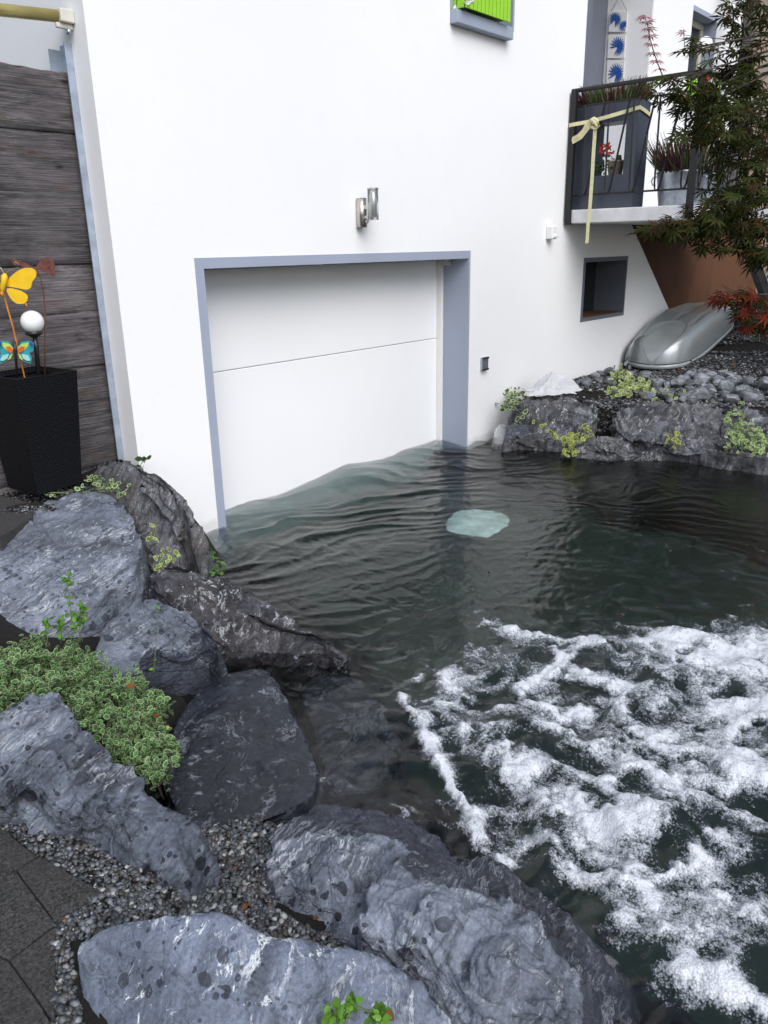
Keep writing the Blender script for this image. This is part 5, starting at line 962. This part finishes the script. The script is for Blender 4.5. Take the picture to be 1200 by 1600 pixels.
# ------------------------------------------------------------------ water
SRC = np.array([2.25, .75])
def turb(X, Y):      # 0 calm .. 1 boiling
    d = np.hypot(X - 2.2, Y - .55); return 1 - sstep(.75, 1.75, d)
def wave(X, Y):
    q = np.stack([X, Y, X * 0], 1); w1 = fbm(q * 1.3, 2); w2 = fbm(q * 1.3 + 31, 2)
    dx, dy = X - SRC[0] + .35 * w1, Y - SRC[1] + .35 * w2; r = np.hypot(dx, dy); th = np.arctan2(dy, dx)
    prox = 1 - sstep(.0, 2.0, 4.3 - Y); mid = sstep(2.6, 4.0, Y) * (1 - sstep(4.8, 6.5, X) * .5)
    ph = r * 2 * math.pi / .34 + 3.4 * fbm(np.stack([X * 1.9, Y * 1.9, X * 0 + 4], 1), 3); c1 = (1 - np.abs(np.sin(ph / 2))) ** 1.7
    am = .45 + 1.1 * fbm(np.stack([th * 9, r * 2.2, X * 0], 1), 2)
    h = .042 * np.clip(am, 0, 1.3) * (c1 - .35) * mid
    ph2 = r * 2 * math.pi / .13 + 5 * fbm(q * 3.4 + 11, 3); h += .012 * (1 - np.abs(np.sin(ph2 / 2)) - .4) * (.35 + .9 * mid) * np.clip(.6 + 1.2 * fbm(q * 2.0 + 5, 2), 0, 1.4)
    pe = np.stack([th * 26, r * 7, X * 0], 1); h += .0050 * ridged(pe, 2) * (.7 + .5 * mid) * np.clip(.7 + fbm(q * 1.7 + 70, 2), .2, 1.5); h += .0030 * ridged(np.stack([th * 60, r * 17, X * 0], 1), 2)
    # crest thrown up against the garage door
    gx = np.exp(-((X - 4.35) / .22) ** 2) * np.exp(-((4.30 - Y) / .30) ** 2); h += .055 * gx + .03 * np.exp(-((X - 5.35) / .35) ** 2) * np.exp(-((4.3 - Y) / .3) ** 2) - .02 * np.exp(-((X - 3.6) / .4) ** 2) * np.exp(-((4.3 - Y) / .4) ** 2)
    tb_ = turb(X, Y); q3 = q * 2.3 + .5 * np.stack([w1, w2, w1 * 0], 1) * 2; h += tb_ * (.060 * fbm(q3, 3) + .036 * ridged(q3 * 1.3 + 7, 2) - .01) + tb_ * .013 * ridged(q * 8, 3)
    return h
xs = axis([(.7, 1.1, .05), (1.1, 3.2, .011), (3.2, 6.0, .018), (6.0, 7.6, .08)]); ys = axis([(-6, -.8, .3), (-.8, 2.4, .011), (2.4, 4.34, .0145)])
X, Y, F = grid(xs, ys); Zw = wave(X, Y); nx, ny = len(xs), len(ys); V = np.stack([X, Y, Zw], 1)
edge = list(range(nx)) + [k * nx + nx - 1 for k in range(1, ny)] + [(ny - 1) * nx + k for k in range(nx - 2, -1, -1)] + [k * nx for k in range(ny - 2, 0, -1)]
n0 = len(V); Vb = V[edge].copy(); Vb[:, 2] = -1.9; ne = len(edge); allF = [tuple(f) for f in F.tolist()] + [(edge[i], n0 + i, n0 + (i + 1) % ne, edge[(i + 1) % ne]) for i in range(ne)] + [tuple(n0 + i for i in range(ne))[::-1]]
a = N('flood_water'); a.col((1, 1, 1)); a.rough(.02); a.b.inputs['IOR'].default_value = 1.333; a.b.inputs['Transmission Weight'].default_value = 1.0
p = a.pos(); a.bump(a.noise(p, 24, 5, .62), .3, .008)
va = a.n('ShaderNodeVolumeAbsorption'); va.inputs['Color'].default_value = (.38, .70, .60, 1); va.inputs['Density'].default_value = 1.5
vs = a.n('ShaderNodeVolumeScatter'); vs.inputs['Color'].default_value = (.66, .85, .60, 1); vs.inputs['Density'].default_value = .5; ad = a.n('ShaderNodeAddShader')
a.l(va.outputs[0], ad.inputs[0]); a.l(vs.outputs[0], ad.inputs[1]); a.l(ad.outputs[0], a.out.inputs['Volume'])
wo = mk('water', np.vstack([V, Vb]), allF, a.m, None, True); wo['kind'] = 'structure'
dv = MB().add([(1.9, -2.5, -.80), (5.9, -2.5, -.80), (5.9, 4.3, -.80), (1.9, 4.3, -.80)], [(0, 1, 2, 3)]).build('driveway', simple('silted_driveway', (.16, .15, .105), .9, var=.4, scale=3)); dv['kind'] = 'structure'
# sunken pale sheet
t_ = PZ(745, 828, -.10); nn = 40; u, v = np.meshgrid(np.linspace(0, 1, nn), np.linspace(0, 2 * math.pi, 61)[:-1]); rr = u.ravel(); th = v.ravel(); ro = 1 + .07 * np.sin(2 * th + .5) + .30 * fbm(np.stack([np.cos(th) * 1.6, np.sin(th) * 1.6, th * 0 + 3], 1), 4)
ux, uy = rr * ro * np.cos(th), rr * ro * np.sin(th); X_, Y_ = t_.x + .66 * ux * .21 + .75 * uy * .27, t_.y - .75 * ux * .21 + .66 * uy * .27
Z_ = -.075 - .05 * rr ** 2 + .012 * fbm(np.stack([X_ * 9, Y_ * 9, X_ * 0], 1), 3); idx = np.arange(60 * nn).reshape(60, nn); Fm = [(idx[k, j], idx[k, j + 1], idx[(k + 1) % 60, j + 1], idx[(k + 1) % 60, j]) for k in range(60) for j in range(nn - 1)]
o = mk('sunken_tarpaulin', np.stack([X_, Y_, Z_], 1), Fm, MAT['teal'], None, True); m = o.modifiers.new('thickness', 'SOLIDIFY'); m.thickness = .01; tag(o, 'pale turquoise sheet lying just under the water in front of the garage', 'tarpaulin')
# ------------------------------------------------------------------ foam
STR = [([(55, 320), (85, 370), (110, 430), (140, 480), (180, 530), (220, 590), (250, 660), (290, 720), (330, 780), (380, 820)], 26, 1.3), ([(70, 340), (100, 400), (130, 460), (125, 500)], 34, .9), ([(290, 40), (340, 80), (420, 110), (520, 120), (580, 135), (640, 150)], 22, .7), ([(520, 150), (545, 190), (500, 230), (420, 270)], 20, 1.1),
       ([(90, 260), (140, 205), (180, 240), (210, 300), (270, 310), (330, 280), (380, 245)], 22, .75), ([(420, 270), (440, 330), (500, 350), (560, 375), (620, 360), (680, 325), (740, 340), (760, 380)], 20, .9), ([(600, 140), (660, 160), (720, 200)], 24, .7), ([(600, 240), (700, 280), (800, 300)], 32, .8), ([(540, 310), (600, 320)], 35, .7),
       ([(440, 560), (500, 540), (560, 545), (650, 600), (740, 680), (790, 720)], 52, 1.15), ([(520, 600), (600, 660), (700, 720)], 55, .9), ([(640, 740), (690, 800), (740, 850), (800, 910), (860, 1000), (875, 1060)], 28, .9), ([(380, 790), (460, 750), (540, 760), (600, 830)], 20, .9), ([(790, 545), (850, 580), (920, 620)], 42, 1.2),
       ([(960, 160), (1060, 220), (1150, 300), (1240, 380)], 95, 1.1), ([(920, 330), (1040, 390), (1150, 440), (1240, 480)], 60, 1.0), ([(860, 480), (1000, 520), (1150, 570), (1240, 600)], 62, 1.0), ([(1080, 180), (1200, 160), (1300, 200)], 70, 1.1), ([(800, 140), (860, 180), (920, 180)], 22, 1.0), ([(980, 110), (1040, 120), (1050, 160)], 24, 1.0), ([(1000, 80), (1100, 55), (1240, 60)], 26, .5),
       ([(640, 420), (720, 400), (800, 420), (880, 500)], 50, .75), ([(860, 760), (960, 755), (1070, 790)], 20, .9), ([(980, 850), (1020, 950), (1030, 1040)], 60, .55), ([(930, 1150), (1040, 1200), (1150, 1270), (1240, 1300)], 36, 1.0), ([(250, 480), (320, 500), (400, 470), (460, 500)], 20, .7), ([(160, 340), (240, 350), (320, 370), (400, 350)], 20, .55), ([(80, 665), (150, 672), (220, 640)], 16, .8), ([(600, 870), (700, 870), (760, 900)], 26, .85),
       ([(430, 860), (550, 950), (650, 1040), (730, 1110)], 28, .45), ([(170, 430), (260, 430), (360, 440)], 24, .6), ([(0, 650), (35, 660), (70, 690)], 12, .7), ([(850, 880), (930, 870), (1010, 900)], 26, .5), ([(1050, 960), (1150, 1020), (1240, 1080)], 40, .45), ([(660, 90), (760, 90), (860, 110), (950, 100)], 20, .55), ([(560, 420), (640, 500), (760, 540)], 40, .6), ([(600, 1080), (700, 1100), (760, 1180), (880, 1260)], 26, .35), ([(-180, 290), (-130, 330), (-110, 360)], 12, .5), ([(-190, 560), (-150, 620), (-120, 700)], 14, .35), ([(740, 1000), (800, 1060), (900, 1120)], 24, .4), ([(1100, 700), (1200, 660), (1300, 700)], 40, .5), ([(130, 560), (180, 600), (190, 660)], 26, .6), ([(330, 590), (420, 600)], 22, .5)]
xs = axis([(1.15, 2.6, .0058), (2.6, 4.6, .009)]); ys = axis([(-.7, 1.6, .0065), (1.6, 2.9, .0075)]); X, Y, F = grid(xs, ys)
# warped coordinates so that the strands curl
q = np.stack([X, Y, X * 0], 1); wx = .060 * fbm(q * 3.6, 2) + .030 * fbm(q * 13, 3); wy = .060 * fbm(q * 3.6 + 20, 2) + .030 * fbm(q * 13 + 20, 3); Xq, Yq = X + wx, Y + wy; D_ = np.zeros(len(X))
for pts, wd, it in STR:
    Wd = np.array([tuple(PZ(600 + a_ / 2, 940 + b_ / 2, 0))[:2] for a_, b_ in pts]); dist = np.hypot(Wd[:, 0], Wd[:, 1]).mean()
    wm = wd / 2 / 1221 * math.hypot(dist, H) * 1.5; lo_, hi_ = Wd.min(0) - wm * 3, Wd.max(0) + wm * 3; s_ = (Xq > lo_[0]) & (Xq < hi_[0]) & (Yq > lo_[1]) & (Yq < hi_[1]); p = np.stack([Xq[s_], Yq[s_]], 1); best = np.full(len(p), 9.)
    for a_, b_ in zip(Wd[:-1], Wd[1:]):
        ab = b_ - a_; tt = np.clip(((p - a_) @ ab) / (ab @ ab), 0, 1); best = np.minimum(best, np.linalg.norm(p - a_ - tt[:, None] * ab, axis=1))
    val = .92 * it * (.60 * np.exp(-(best / (wm * .8)) ** 2) + .40 * np.exp(-best / (wm * 1.5))); D_[s_] = np.maximum(D_[s_], val)
# lace between the strands, only where the water boils
BP = [(270, 20), (640, 90), (950, 60), (1300, 20), (1300, 1400), (800, 1330), (560, 1010), (380, 850), (220, 700), (90, 560), (40, 320), (130, 190)]
BW = [tuple(PZ(600 + a_ / 2, 940 + b_ / 2, 0))[:2] for a_, b_ in BP]; BA = np.array(BW); inside = np.zeros(len(X), bool); j = len(BA) - 1
for i in range(len(BA)):
    c = ((BA[i, 1] > Y) != (BA[j, 1] > Y)) & (X < (BA[j, 0] - BA[i, 0]) * (Y - BA[i, 1]) / (BA[j, 1] - BA[i, 1] + 1e-12) + BA[i, 0]); inside ^= c; j = i
qw = q + np.stack([wx, wy, wx * 0], 1) * 1.6; lace = ridged(qw * 3.6, 4); lace2 = ridged(qw * 8.5 + 5, 3); pat = sstep(-.35, .35, fbm(q * 5 + 3, 3)); fine = fbm(q * 24, 3)
holes = sstep(.10, .42, np.abs(fbm(qw * 7.0 + 13, 3)))          # open eyes in the foam skin
ed_ = np.full(len(X), 9.0); pq = np.stack([Xq, Yq], 1)
for a_, b_ in zip(BA, np.roll(BA, -1, 0)):
    ab = b_ - a_; tt = np.clip(((pq - a_) @ ab) / (ab @ ab), 0, 1); ed_ = np.minimum(ed_, np.linalg.norm(pq - a_ - tt[:, None] * ab, axis=1))
ins = inside * sstep(0, .16, ed_); brk = .62 + .62 * sstep(-.3, .35, fbm(qw * 5.2 + 60, 3)) * sstep(-.45, .2, fbm(q * 14 + 7, 2)); eyes = sstep(.02, .22, fbm(qw * 4.2 + 13, 3)) * .5 + sstep(.1, .3, fbm(qw * 9.5 + 33, 3)) * .35
D2 = D_ * brk * (.80 + .25 * pat) + ins * (.44 * np.clip(lace, 0, 1) ** 1.1 + .30 * np.clip(lace2, 0, 1) + .11 + .12 * np.clip(ridged(qw * 17, 2), 0, 1))
D2 = D2 * (1 - .75 * eyes * (1 - sstep(.85, 1.15, D_))) + .08 * fine * (D_ + .25 * ins)
drift = np.clip(ridged(q * 5 + 40, 3) - .60, 0, 1) * 1.6 * sstep(2.7, 1.4, Y) * (1 - ins); D2 = np.clip(D2 + drift, 0, 1.1)
Zf = wave(X, Y) + .0025 + .045 * np.clip(D2 - .40, 0, 1) ** 1.2 * (.75 + .9 * fbm(q * 9, 3)) + .004 * np.clip(D2, 0, 1) * ridged(q * 30, 2)
keep = (D2[F] > .10).any(1); Fk = F[keep]; used = np.unique(Fk); remap = np.full(len(X), -1); remap[used] = np.arange(len(used))
fm = N('water_foam'); at = fm.n('ShaderNodeAttribute'); at.attribute_name = 'foam_amount'; p = fm.pos()
b1 = fm.vor(p, 165); b2 = fm.vor(p, 70); nz = fm.noise(p, 60, 4, .6); bub = fm.math('ADD', fm.math('MULTIPLY', b1, .42), fm.math('MULTIPLY', b2, .30)); bub = fm.math('ADD', bub, fm.math('MULTIPLY', fm.noise(p, 300, 2, .6), .30))
al = fm.math('MULTIPLY', fm.math('SUBTRACT', at.outputs['Fac'], fm.math('MULTIPLY', bub, 1.05)), 1.9, True); al = fm.math('ADD', al, 0.02, True)
fm.col(fm.ramp(at.outputs['Fac'], .25, .95, (.34, .38, .45, 1), (.62, .64, .68, 1))); fm.rough(.5); fm.l(al, fm.b.inputs['Alpha']); fm.bump(fm.math('ADD', fm.math('SUBTRACT', 1.0, b1), fm.math('MULTIPLY', nz, .6)), .5, .004)
o = mk('foam', np.stack([X, Y, Zf], 1)[used], remap[Fk], fm.m, None, True); add_attr(o, 'foam_amount', D2[used]); tag(o, 'white lacy foam churning over the water in front of the boulders', 'foam', None, 'stuff')

# ------------------------------------------------------------------ hedge on the right bank, outside the frame, mirrored in the water
t = empty('hedge', (9.2, -.5, .4)); tag(t, 'dark evergreen hedge on the right bank just outside the frame', 'hedge'); n = 9000
P = np.stack([8.5 + 1.3 * rs.rand(n) ** 1.5, -3.6 + 5.2 * rs.rand(n), .35 + 2.9 * rs.rand(n)], 1); P[:, 0] += .25 * fbm(P * 1.5, 3); o1 = leafset('foliage', P, rs.randn(n, 3) + np.array([-.6, 0, .4]), .10 + .06 * rs.rand(n), OVS, [Mg, Mg]); b = MB()
for k in range(8): y_ = -3.3 + k * .66; b.tube([(9.2, y_, .2), (9.25, y_ + .1, 1.4), (9.1, y_, 2.6)], [.04, .03, .012], 6)
b.box(9.05, 9.35, -3.5, 1.5, .4, .5); kids(t, [o1, b.build('branches', MAT['bark'])])
